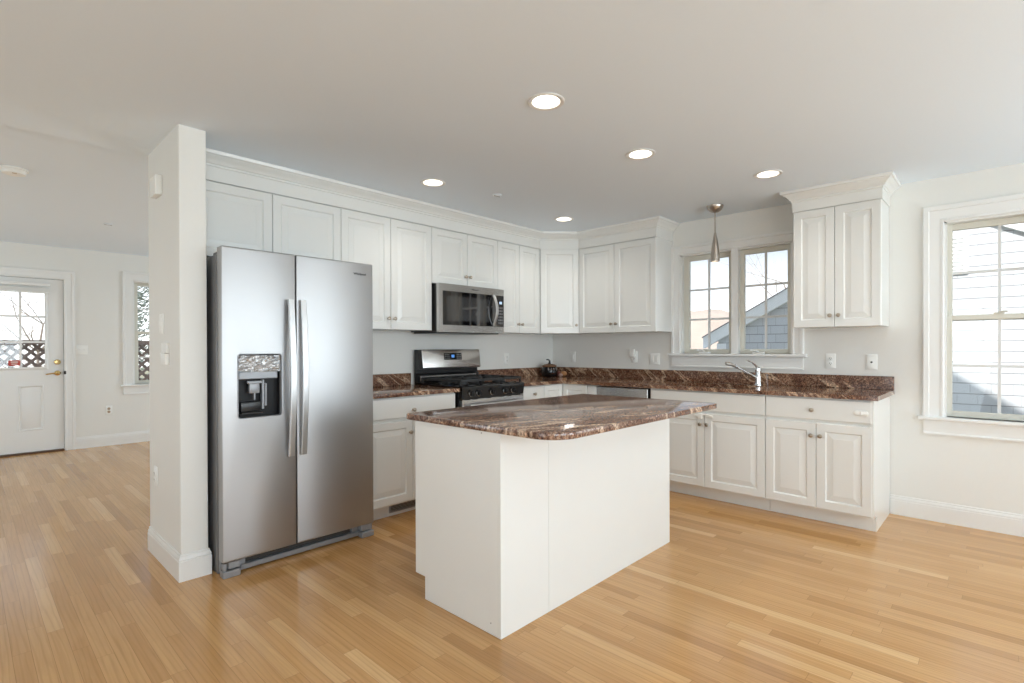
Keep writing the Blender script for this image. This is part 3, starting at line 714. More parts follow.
# countertops
CT0, CT1 = .876, .906
def slab_poly(poly, holes, mat_, name, label, edges_out=None):
    pass
def top_slab(s, poly, z0, z1, r=.006):
    """rounded-edge slab from a CCW polygon"""
    def ins(o):
        n = len(poly); out = []
        for i in range(n):
            p0, p, p1 = Vector(poly[i-1]), Vector(poly[i]), Vector(poly[(i+1) % n])
            d0 = (p-p0).normalized(); d1_ = (p1-p).normalized(); n0 = Vector((-d0.y, d0.x)); n1 = Vector((-d1_.y, d1_.x)); m = n0+n1; m = m/m.dot(n0)
            out.append(p+m*o)
        return out
    lv = [(r, z0), (r*.3, z0+r*.3), (0, z0+r), (0, z1-r), (r*.3, z1-r*.3), (r, z1)]
    s.loops([[Vector((q.x, q.y, z)) for q in ins(o)] for o, z in lv])
ct = thing('countertop', 'brown granite countertop with backsplash between refrigerator and range', 'countertop', (-2.41, -.33, .9), 0, 'granite countertops')
s = S(); top_slab(s, [(-2.836, -.672), (-1.990, -.672), (-1.990, -.003), (-2.836, -.003)], CT0, CT1, .004); s.b.transform(Matrix.Translation((2.41, .33, -.9))); obj('slab', s, GRAN, ct)
s = S(); s.box(-2.836, -1.990, -.024, -.003, CT1, CT1+.1, .002); s.b.transform(Matrix.Translation((2.41, .33, -.9))); obj('backsplash', s, GRAN, ct)
ct = thing('countertop', 'long L-shaped brown granite countertop with backsplash, running from the range round the corner past the sink', 'countertop', (0, 0, 0), 0, 'granite countertops')
ct['label'] = 'L-shaped brown granite countertop with backsplash holding the sink'
YE = -3.205; HX0, HX1, HY0, HY1 = -.575, -.185, -2.36, -1.74
s = S()
outer = [(-1.2265, -.672), (-.672, -.672), (-.672, YE), (-.003, YE), (-.003, -.003), (-1.2265, -.003)]
hole = rrect(HX0, HX1, HY0, HY1, .04, 5)
hv0 = s.plate(outer, [hole], XY, CT1); hv1 = s.plate(outer, [hole], XY, CT0)
for A, B in zip(hv0, hv1):
    n = len(A)
    for i in range(n): s.b.faces.new((A[i], A[(i+1) % n], B[(i+1) % n], B[i]))
obj('slab', s, GRAN, ct)
s = S(); s.box(-1.2265, -.024, -.024, -.003, CT1, CT1+.1, .002); obj('backsplash', s, GRAN, ct)
s = S(); s.box(-.024, -.003, YE, -.003, CT1, CT1+.1, .002); obj('backsplash', s, GRAN, ct)
sk = thing('sink', 'undermount stainless sink basin set in the granite below the window', 'sink', (-.38, -2.05, .7))
s = S()
lps = []
for g, z in ((.02, CT0-.001), (0, CT0-.002), (0, .74), (-.03, .70), (-.15, .695)):
    rr = .04+max(g, 0) if g > -.1 else .02
    lps.append([Vector((a+.38, b+2.05, z-.7)) for a, b in rrect(HX0-g, HX1+g, HY0-g, HY1+g, rr, 5)])
s.loops(lps, False, True); obj('basin', s, STEELR, sk)
s = S(); s.lathe([(.045, .0), (.045, .004), (.03, .003), (.02, -.004), (0, -.004)], (0, 0, -.004), n=20); obj('drain', s, CHROME, sk)

# faucet
fa = thing('faucet', 'chrome single-lever pull-out kitchen faucet behind the sink', 'faucet', (-.11, -2.29, CT1))
s = S(); s.lathe([(.031, 0), (.031, .006), (.025, .012), (.0235, .03), (.0225, .115), (.024, .128), (.022, .142), (.012, .152), (0, .154)], (0, 0, 0), n=24); obj('faucet_body', s, CHROME, fa)
e = Vector((-.228, .150, 0)); P_ = [(.0, .050), (.2, .080), (.4, .108), (.6, .136), (.78, .160), (.86, .168)]
s = S(); s.tube([e*t + Vector((0, 0, z)) for t, z in P_], [.0135, .013, .012, .0115, .012, .012], 12); obj('spout', s, CHROME, fa)
s = S(); s.tube([e*.82+Vector((0, 0, .164)), e*.90+Vector((0, 0, .174)), e*1.02+Vector((0, 0, .180)), e*1.12+Vector((0, 0, .184))], [.013, .014, .016, .013], 12); obj('spray_head', s, NICKEL, fa)
s = S(); s.tube([(0, 0, .142), (-.022, .014, .168), (-.05, .032, .192), (-.085, .055, .207)], [.011, .009, .0075, .006], 10); obj('lever', s, CHROME, fa)

# ---------------------------------------------------------------- refrigerator
FX0, FX1, FYF, FH = -3.746, -2.839, -.792, 1.770
r = thing('refrigerator', 'large stainless side-by-side refrigerator with ice and water dispenser beside the partition', 'refrigerator', (FX0, 0, 0))
FW_ = FX1-FX0; gx = .3975
s = S(); s.box(.002, FW_-.002, -.700, -.04, .0, 1.735, .006, 2); obj('cabinet_body', s, DGREY, r)
def fdoor(x0, x1, z0, z1, hole=None):
    s = S(); f = lambda a, b, h: Vector((a, FYF+h, b))
    R_ = .006
    out = rrect(x0+R_, x1-R_, z0+R_, z1-R_, .004, 2)
    full = rrect(x0, x1, z0, z1, .006, 2); mid = rrect(x0+R_*.3, x1-R_*.3, z0+R_*.3, z1-R_*.3, .005, 2)
    hs = [rrect(*hole, .014, 5)] if hole else []
    s.plate(out, hs, f, 0)
    s.loops([[f(a, b, 0) for a, b in out], [f(a, b, R_*.3) for a, b in mid], [f(a, b, R_) for a, b in full], [f(a, b, .066) for a, b in full]], False, True)
    return s
HOLE = (-3.666-FX0, -3.435-FX0, .845, 1.192)
dl = obj('door', fdoor(0, gx-.003, .082, FH, HOLE), STEEL, r)
dr = obj('door', fdoor(gx+.003, FW_, .082, FH), STEEL, r)
for d_, xc in ((dl, -3.388-FX0), (dr, -3.318-FX0)):
    s = S(); rows = []
    for i in range(15):
        t = i/14; z = .605+.90*t; bow = .030+.030*sin(pi*t); w_ = .0165
        y = FYF-bow
        rows.append([Vector((xc-w_, y+.013, z)), Vector((xc-w_, y-.001, z)), Vector((xc-w_+.003, y-.004, z)), Vector((xc+w_-.003, y-.004, z)), Vector((xc+w_, y-.001, z)), Vector((xc+w_, y+.013, z))])
    s.loops(rows)
    for z in (.625, 1.485): s.box(xc-.010, xc+.010, FYF-.032, FYF+.001, z-.016, z+.016, .003)
    obj('handle', s, STEELH, d_)
# dispenser niche
FILM = noisy(mat('crinkled_film', (.55, .56, .57), .12, .7), 34, .35, .02, .9)
x0, x1, z0, z1 = HOLE
s = S(); f = lambda a, b, h: Vector((a, FYF+h, b))
hl_ = rrect(x0, x1, z0, z1, .014, 5)
s.loops([[f(a, b, .0) for a, b in hl_], [f(a, b, .055) for a, b in hl_]], False, True); obj('dispenser_niche', s, mat('niche_black', (.006, .006, .007), .45, spec=.3), dl)
s = S(); s.loops([[f(a, b, -.001) for a, b in rrect(x0-.004, x1+.004, z0-.004, z1+.004, .018, 5)], [f(a, b, -.004) for a, b in rrect(x0-.003, x1+.003, z0-.003, z1+.003, .017, 5)], [f(a, b, -.004) for a, b in hl_], [f(a, b, .02) for a, b in rrect(x0+.002, x1-.002, z0+.002, z1-.002, .012, 5)]], False, False); obj('dispenser_bezel', s, GRILLE, dl)
s = S(); NX, NZ = 14, 10; rows = []; rnd = random.Random(4)
for j in range(NZ+1):
    row = []
    for i in range(NX+1):
        a = x0+.004+(x1-x0-.008)*i/NX; b = 1.095+(1.186-1.095)*j/NZ
        row.append(f(a, b, .006+rnd.uniform(-.005, .006)))
    rows.append(row)
s.loops(rows, False, False, closed=False)
o = obj('control_panel', s, FILM, dl, smooth=False)
s = S(); s.box(x0+.006, x1-.016, FYF+.010, FYF+.04, 1.055, 1.097, .004); obj('dispenser_shelf', s, GRILLE, dl)
s = S(); s.box(x0+.062, x0+.118, FYF+.012, FYF+.04, .975, 1.035, .006, 2); s.box(x0+.05, x0+.128, FYF+.008, FYF+.02, 1.03, 1.045, .003); s.box(x0+.088, x0+.094, FYF+.015, FYF+.03, .94, .976); obj('dispenser_paddle', s, GRILLE, dl)
s = S(); s.box(x0+.13, x0+.142, FYF+.012, FYF+.04, .885, 1.05, .003); s.box(x0+.145, x0+.158, FYF+.015, FYF+.04, .90, 1.03, .004); obj('water_spout', s, GRILLE, dl)
s = S(); s.box(x0+.02, x0+.128, FYF+.02, FYF+.052, .874, .93, .006, 2)
s.box(x0+.018, x0+.13, FYF+.006, FYF+.05, .862, .874, .003); obj('drip_tray', s, BLACKM, dl)
# feet and grille
s = S(); s.box(.10, FW_-.075, FYF+.04, FYF+.075, .008, .036, .003); s.box(.008, .13, FYF+.05, -.66, .010, .078, .002); s.box(FW_-.13, FW_-.008, FYF+.05, -.66, .010, .078, .002)
obj('base_grille', s, GRILLE, r)
s = S()
s.box(.088, FW_-.088, FYF+.076, FYF+.091, .02, .085); obj('under_door_shade', s, SLOT, r)  # dark panel standing in for the shade under the doors
s = S(); s.box(.02, FW_-.02, FYF+.066, FYF+.0925, .09, 1.74); s.box(gx-.0028, gx+.0028, FYF+.012, FYF+.07, .084, 1.766); obj('gasket_gap_shade', s, SLOT, r)  # gasket, with a dark strip as the shade between the doors
for (a, b) in ((.0, .088), (FW_-.088, FW_-.0)):
    s = S(); s.box(a, b, FYF-.004, FYF+.055, .0, .036, .004); s.box(a+.03 if a < .1 else a, b if a < .1 else b-.01, FYF+.005, FYF+.05, .044, .080, .003); s.lathe([(.012, .03), (.012, .075), (.018, .08)], ((a+b)/2-.03 if a < .1 else (a+b)/2+.025, FYF+.02, 0), n=10)
    obj('foot_cover', s, GRILLE, r)
for a in (.012, FW_-.10):
    s = S(); s.box(a, a+.088, FYF+.012+.06, -.62, 1.7355, 1.752, .004); obj('hinge_cover', s, DGREY, r)
LOGO = mat('logo_grey', (.05, .05, .055), .4)
def wordmark(text, size, loc, parent, m, name='logo'):
    cu = bpy.data.curves.new('lettering', 'FONT'); cu.body = text; cu.size = size; cu.extrude = .0006; cu.align_x = 'CENTER'; cu.align_y = 'CENTER'
    o = bpy.data.objects.new('lettering', cu); C.objects.link(o)
    bpy.context.view_layer.update()
    me = bpy.data.meshes.new_from_object(o); bpy.data.objects.remove(o)
    me.transform(Matrix.Translation(loc) @ Matrix.Rotation(pi/2, 4, 'X')); me.materials.append(m)
    q = bpy.data.objects.new(name, me); C.objects.link(q); q.parent = parent
    return q
wordmark('Whirlpool', .021, (.812, FYF-.0012, 1.698), dr, LOGO)

# ---------------------------------------------------------------- microwave
MX0, MW_ = -1.986, .762
r = thing('microwave', 'stainless over-the-range microwave with black window and curved handle', 'microwave', (MX0, 0, 1.357))
s = S(); s.box(.003, MW_-.003, -.376, -.008, .006, .404, .003); s.box(.02, MW_-.02, -.36, -.03, -.008, .007, .002); obj('microwave_body', s, BLACKM, r)
mh = .405; f = lambda a, b, h: Vector((a, -.41+h, b))
s = S(); XD = .672
s.plate([(0, 0), (XD-.001, 0), (XD-.001, mh), (0, mh)], [[(.038, .060), (XD-.002, .060), (XD-.002, .345), (.038, .345)]], f, 0)
s.loops([[f(a, b, 0) for a, b in ((0, 0), (XD-.001, 0), (XD-.001, mh), (0, mh))], [f(a, b, .034) for a, b in ((0, 0), (XD-.001, 0), (XD-.001, mh), (0, mh))]], False, True)
do = obj('door', s, STEELR, r)
MESHG = mat('oven_window_grey', (.05, .05, .052), .05); MESHG.node_tree.nodes['Principled BSDF'].inputs['IOR'].default_value = 2.3
MWGL = mat('microwave_glass', (.006, .006, .007), .03); MWGL.node_tree.nodes['Principled BSDF'].inputs['IOR'].default_value = 2.3
s = S(); s.box(.038, XD-.002, -.4095, -.405, .060, .345); obj('door_glass', s, MWGL, do)
s = S(); s.box(.085, .575, -.4102, -.4092, .098, .305); obj('window_screen', s, MESHG, do)
s = S(); s.box(XD+.001, MW_, -.41, -.376, .060, .345, .001); obj('control_panel', s, BLACK, r)
for a, b in ((0, .0595), (.3455, mh)):
    s = S(); s.box(XD+.001, MW_, -.41, -.376, a, b, .001); obj('side_trim', s, STEELR, r)
BTN = mat('button_print', (.20, .20, .21), .4)
s = S()
for j in range(6):
    for i in range(3): s.box(XD+.018+i*.020, XD+.032+i*.020, -.4108, -.4098, .085+j*.028, .102+j*.028, .001)
obj('keypad', s, BTN, r)
s = S(); s.box(XD+.03, XD+.065, -.4108, -.4098, .268, .292, .001); obj('display', s, emit('pale_display', (.45, .6, .8), .35), r)
s = S(); rows = []
for i in range(17):
    t = i/16; z = .078+.262*t; bow = .012+.042*sin(pi*t); w_ = .014; y = -.41-bow; xc = .628
    rows.append([Vector((xc-w_, y+.008, z)), Vector((xc-w_*.5, y-.005, z)), Vector((xc+w_*.5, y-.005, z)), Vector((xc+w_, y+.008, z)), Vector((xc, y+.012, z))])
s.loops(rows); s.box(.618, .638, -.424, -.409, .070, .092, .003); s.box(.618, .638, -.424, -.409, .326, .348, .003); obj('handle', s, STEELH, do)
wordmark('Whirlpool', .020, (.40, -.4108, .376), do, LOGO)

# ---------------------------------------------------------------- range
RX0, RW = -1.960, .730
r = thing('gas_range', 'stainless and black gas range with five front knobs and backguard display', 'range', (RX0, 0, 0))
s = S(); s.box(0, RW, -.62, -.03, .04, .895, .003); s.box(.03, RW-.03, -.56, -.06, 0, .04); obj('range_body', s, BLACKM, r)
# cooktop with raised lip
s = S(); s.prism([(-.668, .893), (-.05, .893), (-.05, .918), (-.655, .918), (-.668, .910)], lambda a, b, h: Vector((h, a, b)), -.002, RW+.002)
s.box(.03, RW-.03, -.60, -.11, .916, .922, .003); obj('cooktop', s, BLACK, r)
# backguard
s = S(); s.prism([(-.025, .90), (-.075, .90), (-.075, .985), (-.055, 1.0), (-.055, 1.036), (-.095, 1.040), (-.075, 1.209), (-.025, 1.209)], lambda a, b, h: Vector((h, a, b)), .004, RW-.004); obj('backguard', s, BLACKM, r)
fb = lambda a, b, h: Vector((a, -.0952+(b-1.04)*(.02/.156)-h, b))
s = S(); s.loops([[fb(a, b, 0) for a, b in rrect(.042, RW-.002, 1.044, 1.210, .012, 4)], [fb(a, b, .006) for a, b in rrect(.042, RW-.002, 1.044, 1.210, .012, 4)], [fb(a, b, .008) for a, b in rrect(.046, RW-.006, 1.048, 1.206, .010, 4)]]); bgp = obj('backguard_panel', s, STEELR, r)
s = S(); s.box(.03, RW-.04, -.080, -.074, .928, .982, .003); obj('backguard_trim', s, STEELR, r)
s = S(); s.loops([[fb(a, b, .008) for a, b in rrect(.285, .495, 1.116, 1.178, .004, 2)], [fb(a, b, .0095) for a, b in rrect(.285, .495, 1.116, 1.178, .004, 2)]]); dp = obj('display', s, BLACK, bgp)
s = S(); s.prism(rrect(.370, .406, 1.136, 1.162, .006, 3), lambda a, b, h: fb(a, b, h), .0096, .0102); obj('clock_screen', s, SCREEN, bgp)
for i, xx in enumerate((.295, .315, .335, .435, .455, .475)):
    s = S()
    for j in range(3): s.prism([(xx, 1.125+j*.017), (xx+.012, 1.125+j*.017), (xx+.012, 1.133+j*.017), (xx, 1.133+j*.017)], lambda a, b, h: fb(a, b, h), .0096, .0101)
    obj('touch_key', s, BTN, bgp)
# burners and grates
for bx_, by_, br_ in ((.16, -.48, .045), (.16, -.24, .035), (.378, -.36, .05), (.596, -.48, .05), (.596, -.24, .035)):
    s = S(); s.lathe([(br_*1.25, .921), (br_*1.2, .930), (br_, .931), (br_, .940), (br_*.8, .944), (0, .945)], (bx_, by_, 0), n=20); obj('burner', s, IRON, r)
def bar(s, p, q, w_=.006, h_=.010):
    p, q = Vector(p), Vector(q); d = (q-p); n_ = Vector((-d.y, d.x, 0)).normalized()*w_; u_ = Vector((0, 0, h_))
    s.loops([[p-n_-u_, p+n_-u_, p+n_*.8+u_, p-n_*.8+u_], [q-n_-u_, q+n_-u_, q+n_*.8+u_, q-n_*.8+u_]])
for gi in range(3):
    gx0_, gx1_ = .022+gi*.239, .022+gi*.239+.234; gy0, gy1 = -.625, -.105; z = .958
    s = S()
    for a, b in (((gx0_, gy0, z), (gx1_, gy0, z)), ((gx0_, gy1, z), (gx1_, gy1, z)), ((gx0_, gy0, z), (gx0_, gy1, z)), ((gx1_, gy0, z), (gx1_, gy1, z)), ((gx0_, -.365, z), (gx1_, -.365, z))): bar(s, a, b)
    xm = (gx0_+gx1_)/2
    for yc in (-.49, -.24):
        for a in range(4):
            t = a*pi/2+pi/4*(gi == 1); bar(s, (xm+.03*cos(t), yc+.03*sin(t), z), (xm+(.113 if abs(cos(t)) > .8 else .10)*cos(t), yc+.115*sin(t), z))
    for a in (gx0_, gx1_):
        for b in (gy0+.01, gy1-.01, -.365): s.box(a-.007, a+.007, b-.007, b+.007, .919, .958)
    obj('grate', s, IRON, r)
# control panel with knobs
s = S(); s.prism([(-.62, .815), (-.655, .815), (-.668, .893), (-.62, .893)], lambda a, b, h: Vector((h, a, b)), 0, RW); obj('control_panel', s, BLACK, r)
for kx in (.098, .182, .335, .492, .588):
    s = S(); s.lathe([(.024, 0), (.024, .006), (.019, .010), (.017, .030), (.014, .033), (0, .033)], (0, 0, 0), '-y', 20)
    s.box(-.0045, .0045, -.040, -.006, -.019, .019, .003); s.b.transform(Matrix.Translation((kx, -.6605, .853)) @ Matrix.Rotation(radians(-9), 4, 'X')); ko = obj('control_knob', s, BLACK, r)
    s = S(); s.lathe([(.0255, -.001), (.0255, .004), (.0240, .0055), (.0240, -.001)], (0, 0, 0), '-y', 20, caps=False); s.b.transform(Matrix.Translation((kx, -.6605, .853)) @ Matrix.Rotation(radians(-9), 4, 'X')); obj('knob_ring', s, CHROME, ko)
s = S(); s.box(.004, RW-.004, -.662, -.621, .235, .808, .005); od = obj('oven_door', s, STEELR, r)
s = S(); s.box(.12, RW-.12, -.664, -.661, .33, .66, .001); obj('oven_window', s, BLACK, od)
s = S(); s.tube([(.05, -.700, .762), (.2, -.704, .762), (RW/2, -.705, .762), (RW-.2, -.704, .762), (RW-.05, -.700, .762)], .012, 12)
for xx in (.07, RW-.07): s.box(xx-.012, xx+.012, -.70, -.660, .752, .772, .003)
obj('oven_handle', s, STEELH, od)
s = S(); s.box(.004, RW-.004, -.660, -.621, .055, .228, .005); obj('storage_drawer', s, STEELR, r)

# ---------------------------------------------------------------- island
IX0, IX1, IY0, IY1, IZ = -3.145, -1.640, -2.266, -1.672, .867
r = thing('kitchen_island', 'white paneled kitchen island standing in the middle of the oak floor', 'island', (IX0, IY0, 0))
w_, d_ = IX1-IX0, IY1-IY0
s = S(); s.prism([(.014, 0), (d_-.077, 0), (d_-.077, .110), (d_-.02, .110), (d_-.02, IZ), (.014, IZ)], lambda a, b, h: Vector((h, a, b)), .014, w_-.014); obj('cabinet_body', s, CAB, r)
s = S(); s.prism([(.013, .002), (d_-.075, .002), (d_-.075, .112), (d_, .112), (d_, IZ), (.013, IZ)], lambda a, b, h: Vector((h, a, b)), 0, .014); obj('end_panel', s, CAB, r)
s = S(); s.prism([(.013, .002), (d_-.075, .002), (d_-.075, .112), (d_, .112), (d_, IZ), (.013, IZ)], lambda a, b, h: Vector((h, a, b)), w_-.014, w_); obj('end_panel', s, CAB, r)
sx_ = -2.83-IX0
s = S(); s.box(0, sx_-.0006, 0, .0135, .001, IZ, .001); obj('back_panel', s, CAB, r)
s = S(); s.box(sx_+.0006, w_, 0, .0135, .001, IZ, .001); obj('back_panel', s, CAB, r)
SCR = mat('screw_head', (.2, .19, .18), .4, .5)
for a, b in ((.115, IZ-.012), (.06, .05)):
    s = S(); s.lathe([(.003, 0), (.003, .001), (0, .0012)], (-.0001, a, b), '-x', 8); obj('screw_head', s, SCR, r)
fr3 = []
for i in range(3):
    a, b = .014+(w_-.028)*i/3, .014+(w_-.028)*(i+1)/3
    for k, z0_, z1_ in (('drawer', .719, .860), ('door', .115, .703)):
        s = S()
        (raised if k == 'door' else slab)(s, a+G, b-G, z0_, z1_, 0)
        s.b.transform(Matrix.Translation((w_, d_, 0)) @ Matrix.Rotation(pi, 4, 'Z'))
        o = obj(k, s, CAB, r, smooth=False)
        kk = S(); kk.lathe([(.009, 0), (.0055, .006), (.0055, .014), (.0148, .022), (.0135, .026), (0, .0295)], ((a+b)/2, 0, .79) if k == 'drawer' else (b-.03, 0, .62), '-y', 14)
        kk.b.transform(Matrix.Translation((w_, d_, 0)) @ Matrix.Rotation(pi, 4, 'Z')); obj('knob', kk, KNOB, o)
TX0, TX1, TY0, TY1 = -3.165, -1.655, -2.580, -1.612
def arc(cx_, cy_, r_, a0, a1, n=8): return [(cx_+r_*cos(radians(a0+(a1-a0)*i/n)), cy_+r_*sin(radians(a0+(a1-a0)*i/n))) for i in range(n+1)]
poly = arc(TX0+.13, TY0+.13, .13, 180, 270, 10)+arc(TX1-.03, TY0+.03, .03, 270, 360, 4)+arc(TX1-.02, TY1-.02, .02, 0, 90, 4)+arc(TX0+.02, TY1-.02, .02, 90, 180, 4)
s = S(); top_slab(s, poly, IZ, IZ+.030, .005)
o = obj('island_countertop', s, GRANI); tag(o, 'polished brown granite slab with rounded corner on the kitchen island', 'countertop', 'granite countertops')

# ---------------------------------------------------------------- ceiling fixtures
def can_light(loc, label):
    t = thing('recessed_light', label, 'light', (loc[0], loc[1], H), 0, 'recessed ceiling lights')
    return t
names_ = ['recessed ceiling light nearest the camera, largest of the five', 'recessed ceiling light above the far end of the island', 'recessed ceiling light nearest the crowned cabinet right of the sink window',
          'recessed ceiling light in front of the tall cabinet beside the refrigerator', 'recessed ceiling light in front of the corner wall cabinet']
t0 = can_light(CANS[0], names_[0])
s = S(); s.lathe([(.066, .001), (.070, -.004), (.084, -.006), (.089, -.003), (.089, -.0005)], (0, 0, 0), n=36, caps=False); obj('trim_ring', s, TRIM, t0)
CANW = mat('can_reflector', (.88, .87, .84), .35)
s = S(); s.lathe([(.067, -.003), (.0665, .002), (.058, .075), (.040, .085), (.0, .086)], (0, 0, 0), n=36, caps=False); obj('reflector', s, CANW, t0)
s = S(); s.lathe([(.0, .030), (.030, .031), (.045, .040), (.048, .055), (.040, .068), (.0, .068)], (0, 0, 0), n=28, caps=False); obj('bulb', s, LAMP, t0)
for l, nm in zip(CANS[1:], names_[1:]):
    c = copy_tree(t0); c.location = (l[0], l[1], H); c['label'] = nm
for l in CANS:                                  # the lamps' own light
    d = bpy.data.lights.new('recessed_lamp', 'SPOT'); d.energy = 9; d.spot_size = radians(150); d.spot_blend = .9; d.shadow_soft_size = .05; d.color = (1, .97, .92)
    o = bpy.data.objects.new('recessed_lamp', d); C.objects.link(o); o.location = (l[0], l[1], H-.012)
p = thing('pendant_light', 'small brushed nickel pendant lamp hanging before the sink window', 'light', (-.37, -2.037, H))
s = S(); s.lathe([(.066, 0), (.066, -.004), (.062, -.018), (.050, -.038), (.030, -.052), (.012, -.058), (0, -.058)], (0, 0, 0), n=28); obj('canopy', s, NICKEL, p)
s = S(); s.tube([(0, 0, -.055), (0, 0, -.240)], .0055, 10); obj('stem', s, NICKEL, p)
s = S(); s.lathe([(.009, -.225), (.011, -.242), (.015, -.262), (.024, -.312), (.032, -.375), (.0365, -.440), (.037, -.462), (.0345, -.462), (.033, -.440), (.028, -.375), (.012, -.29), (0, -.285)], (0, 0, 0), n=28, caps=False); obj('lamp_shade', s, NICKEL, p)
s = S(); s.lathe([(0, -.36), (.02, -.37), (.026, -.42), (.024, -.452), (0, -.458)], (0, 0, 0), n=20, caps=False); obj('bulb', s, BULB, p)
sm = thing('smoke_detector', 'round white smoke detector on the far ceiling at the left edge', 'detector', (-4.44, 1.10, HF))
s = S(); s.lathe([(.075, 0), (.075, -.010), (.070, -.012)], (0, 0, 0), n=32); obj('base', s, PLASTIC, sm)
s = S(); s.lathe([(.066, -.011), (.066, -.016), (.060, -.034), (.050, -.038), (.022, -.038), (.018, -.041), (0, -.041)], (0, 0, 0), n=32); obj('cover', s, PLASTIC, sm)
s = S(); s.box(-.012, .012, -.05, -.035, -.039, -.036); obj('test_button', s, OUTLETTAN, sm)
def sprinkler(loc, label):
    t = thing('ceiling_escutcheon', label, 'ceiling plate', loc, 0, 'small ceiling plates')
    s = S(); s.lathe([(.036, 0), (.036, -.004), (.032, -.008), (.012, -.010), (0, -.010)], (0, 0, 0), n=24); obj('plate', s, CEIL, t)
    s = S(); s.tube([(-.03, 0, -.0095), (.03, 0, -.0095)], .002, 6); obj('slot', s, SLOT, t)
sprinkler((-1.85, -.952, H), 'tiny round ceiling plate above the range, beyond the second light')
sprinkler((-3.697, 2.595, HF), 'tiny round ceiling plate on the far ceiling left of the partition')

# ---------------------------------------------------------------- wall plates (local: wall at y=0, faces -y)
def place(o, wall, a, z):
    if wall == 'E': o.location = (0, a, z); o.rotation_euler = (0, 0, R90)
    elif wall == 'B': o.location = (a, 0, z)
    elif wall == 'N': o.location = (a, YF, z)
    elif wall == 'P': o.location = (-3.904, a, z); o.rotation_euler = (0, 0, R90)
def plate_thing(name, label, cat, wall, a, z, kind, gang=1, grp='wall plates'):
    t = thing(name, label, cat, (0, 0, 0), 0, grp); place(t, wall, a, z)
    w_ = .035+.023*(gang-1); h_ = .058
    s = S(); q = lambda i: rrect(-w_+i, w_-i, -h_+i, h_-i, .004, 2)
    s.loops([[Vector((a_, 0, b)) for a_, b in q(0)], [Vector((a_, -.003, b)) for a_, b in q(0)], [Vector((a_, -.0062, b)) for a_, b in q(.004)]]); obj('cover_plate', s, PLASTIC, t)
    for g in range(gang):
        xc = (g-(gang-1)/2)*.046
        if kind == 'outlet' or kind == 'outlet_tan':
            for zz in (-.0195, .0195):
                s = S(); s.lathe([(.0165, .006), (.0165, .0085), (.015, .0095), (0, .0095)], (xc, 0, zz), '-y', 18); so_ = obj('socket', s, OUTLETTAN if kind == 'outlet_tan' else PLASTIC, t)
                s = S(); s.box(xc-.0075, xc-.005, -.0100, -.009, zz-.002, zz+.007); s.box(xc+.005, xc+.0075, -.0100, -.009, zz-.002, zz+.006); s.lathe([(.0025, .009), (.0025, .010)], (xc, 0, zz-.008), '-y', 8); obj('slots', s, SLOT, so_)
        elif kind == 'rocker':
            s = S(); s.loops([[Vector((xc+a_, -.006, b)) for a_, b in rrect(-.0165, .0165, -.033, .033, .002, 2)], [Vector((xc+a_, -.0085, b)) for a_, b in rrect(-.0165, .0165, -.033, .033, .002, 2)]]); s.prism([(-.0086, -.030), (-.0086, .030), (-.0095, .030), (-.0130, .0), (-.0087, -.03)], lambda a_, b, h: Vector((h, a_, b)), xc-.014, xc+.014); obj('rocker', s, PLASTIC, t)
        elif kind == 'toggle':
            s = S(); s.box(xc-.005, xc+.005, -.018, -.005, .0, .012, .002); s.box(xc-.006, xc+.006, -.008, -.005, -.012, .013, .001); obj('toggle', s, PLASTIC, t)
        elif kind == 'jack':
            s = S(); s.lathe([(.007, .006), (.007, .009), (.0045, .010), (.0045, .014), (0, .014)], (xc, 0, 0), '-y', 12); obj('jack', s, SLOT, t)
    return t
plate_thing('light_switch', 'white rocker switch plate on the wall nearest the room corner', 'switch', 'E', -.29, 1.120, 'rocker')
plate_thing('outlet', 'white outlet with a small night light plugged in, left of the sink window', 'outlet', 'E', -1.062, 1.128, 'outlet')
nl = thing('night_light', 'small white plug-in night light in the outlet left of the sink window', 'night light'); place(nl, 'E', -1.052, 1.156)
s = S(); s.box(-.026, .026, -.040, -.0105, -.030, .048, .006, 2); obj('housing', s, PLASTIC, nl)
s = S(); s.lathe([(.007, 0), (.007, .002), (0, .0025)], (0, -.040, .030), '-y', 10); obj('sensor', s, CANW, nl)
plate_thing('light_switch', 'white double rocker switch plate directly left of the sink window sill', 'switch', 'E', -1.285, 1.110, 'rocker', 2)
plate_thing('outlet', 'white duplex outlet under the crowned cabinet right of the sink window', 'outlet', 'E', -2.797, 1.113, 'outlet')
plate_thing('cable_plate', 'white wall plate with a single dark jack at the right end of the counter', 'wall plate', 'E', -3.066, 1.108, 'jack')
plate_thing('outlet', 'white outlet on the back wall just right of the range', 'outlet', 'B', -.768, 1.107, 'outlet')
plate_thing('light_switch', 'white double toggle switch plate on the far wall beside the back door', 'switch', 'N', -3.672, 1.213, 'toggle', 2)
plate_thing('outlet', 'outlet with tan sockets low on the far wall', 'outlet', 'N', -3.41, .447, 'outlet_tan')
plate_thing('light_switch', 'upper single white switch plate on the partition side', 'switch', 'P', -.303, 1.365, 'rocker')
plate_thing('blank_plate', 'white plate low on the partition side near the floor', 'wall plate', 'P', -.150, .470, 'outlet')
th = thing('thermostat', 'white two-part wall control below the single switch on the partition', 'thermostat'); place(th, 'P', -.400, 1.195)
s = S(); s.box(-.050, .050, -.016, 0, .004, .062, .004, 2); obj('upper_unit', s, PLASTIC, th)
s = S(); s.box(-.050, .050, -.020, 0, -.060, .001, .004, 2); obj('lower_unit', s, PLASTIC, th)
s = S(); s.box(-.052, .010, -.022, -.016, .000, .006, .001); obj('slider', s, PLASTIC, th)
ch = thing('door_chime', 'white box chime high on the partition side under the ceiling', 'chime'); place(ch, 'P', -.265, 2.152)
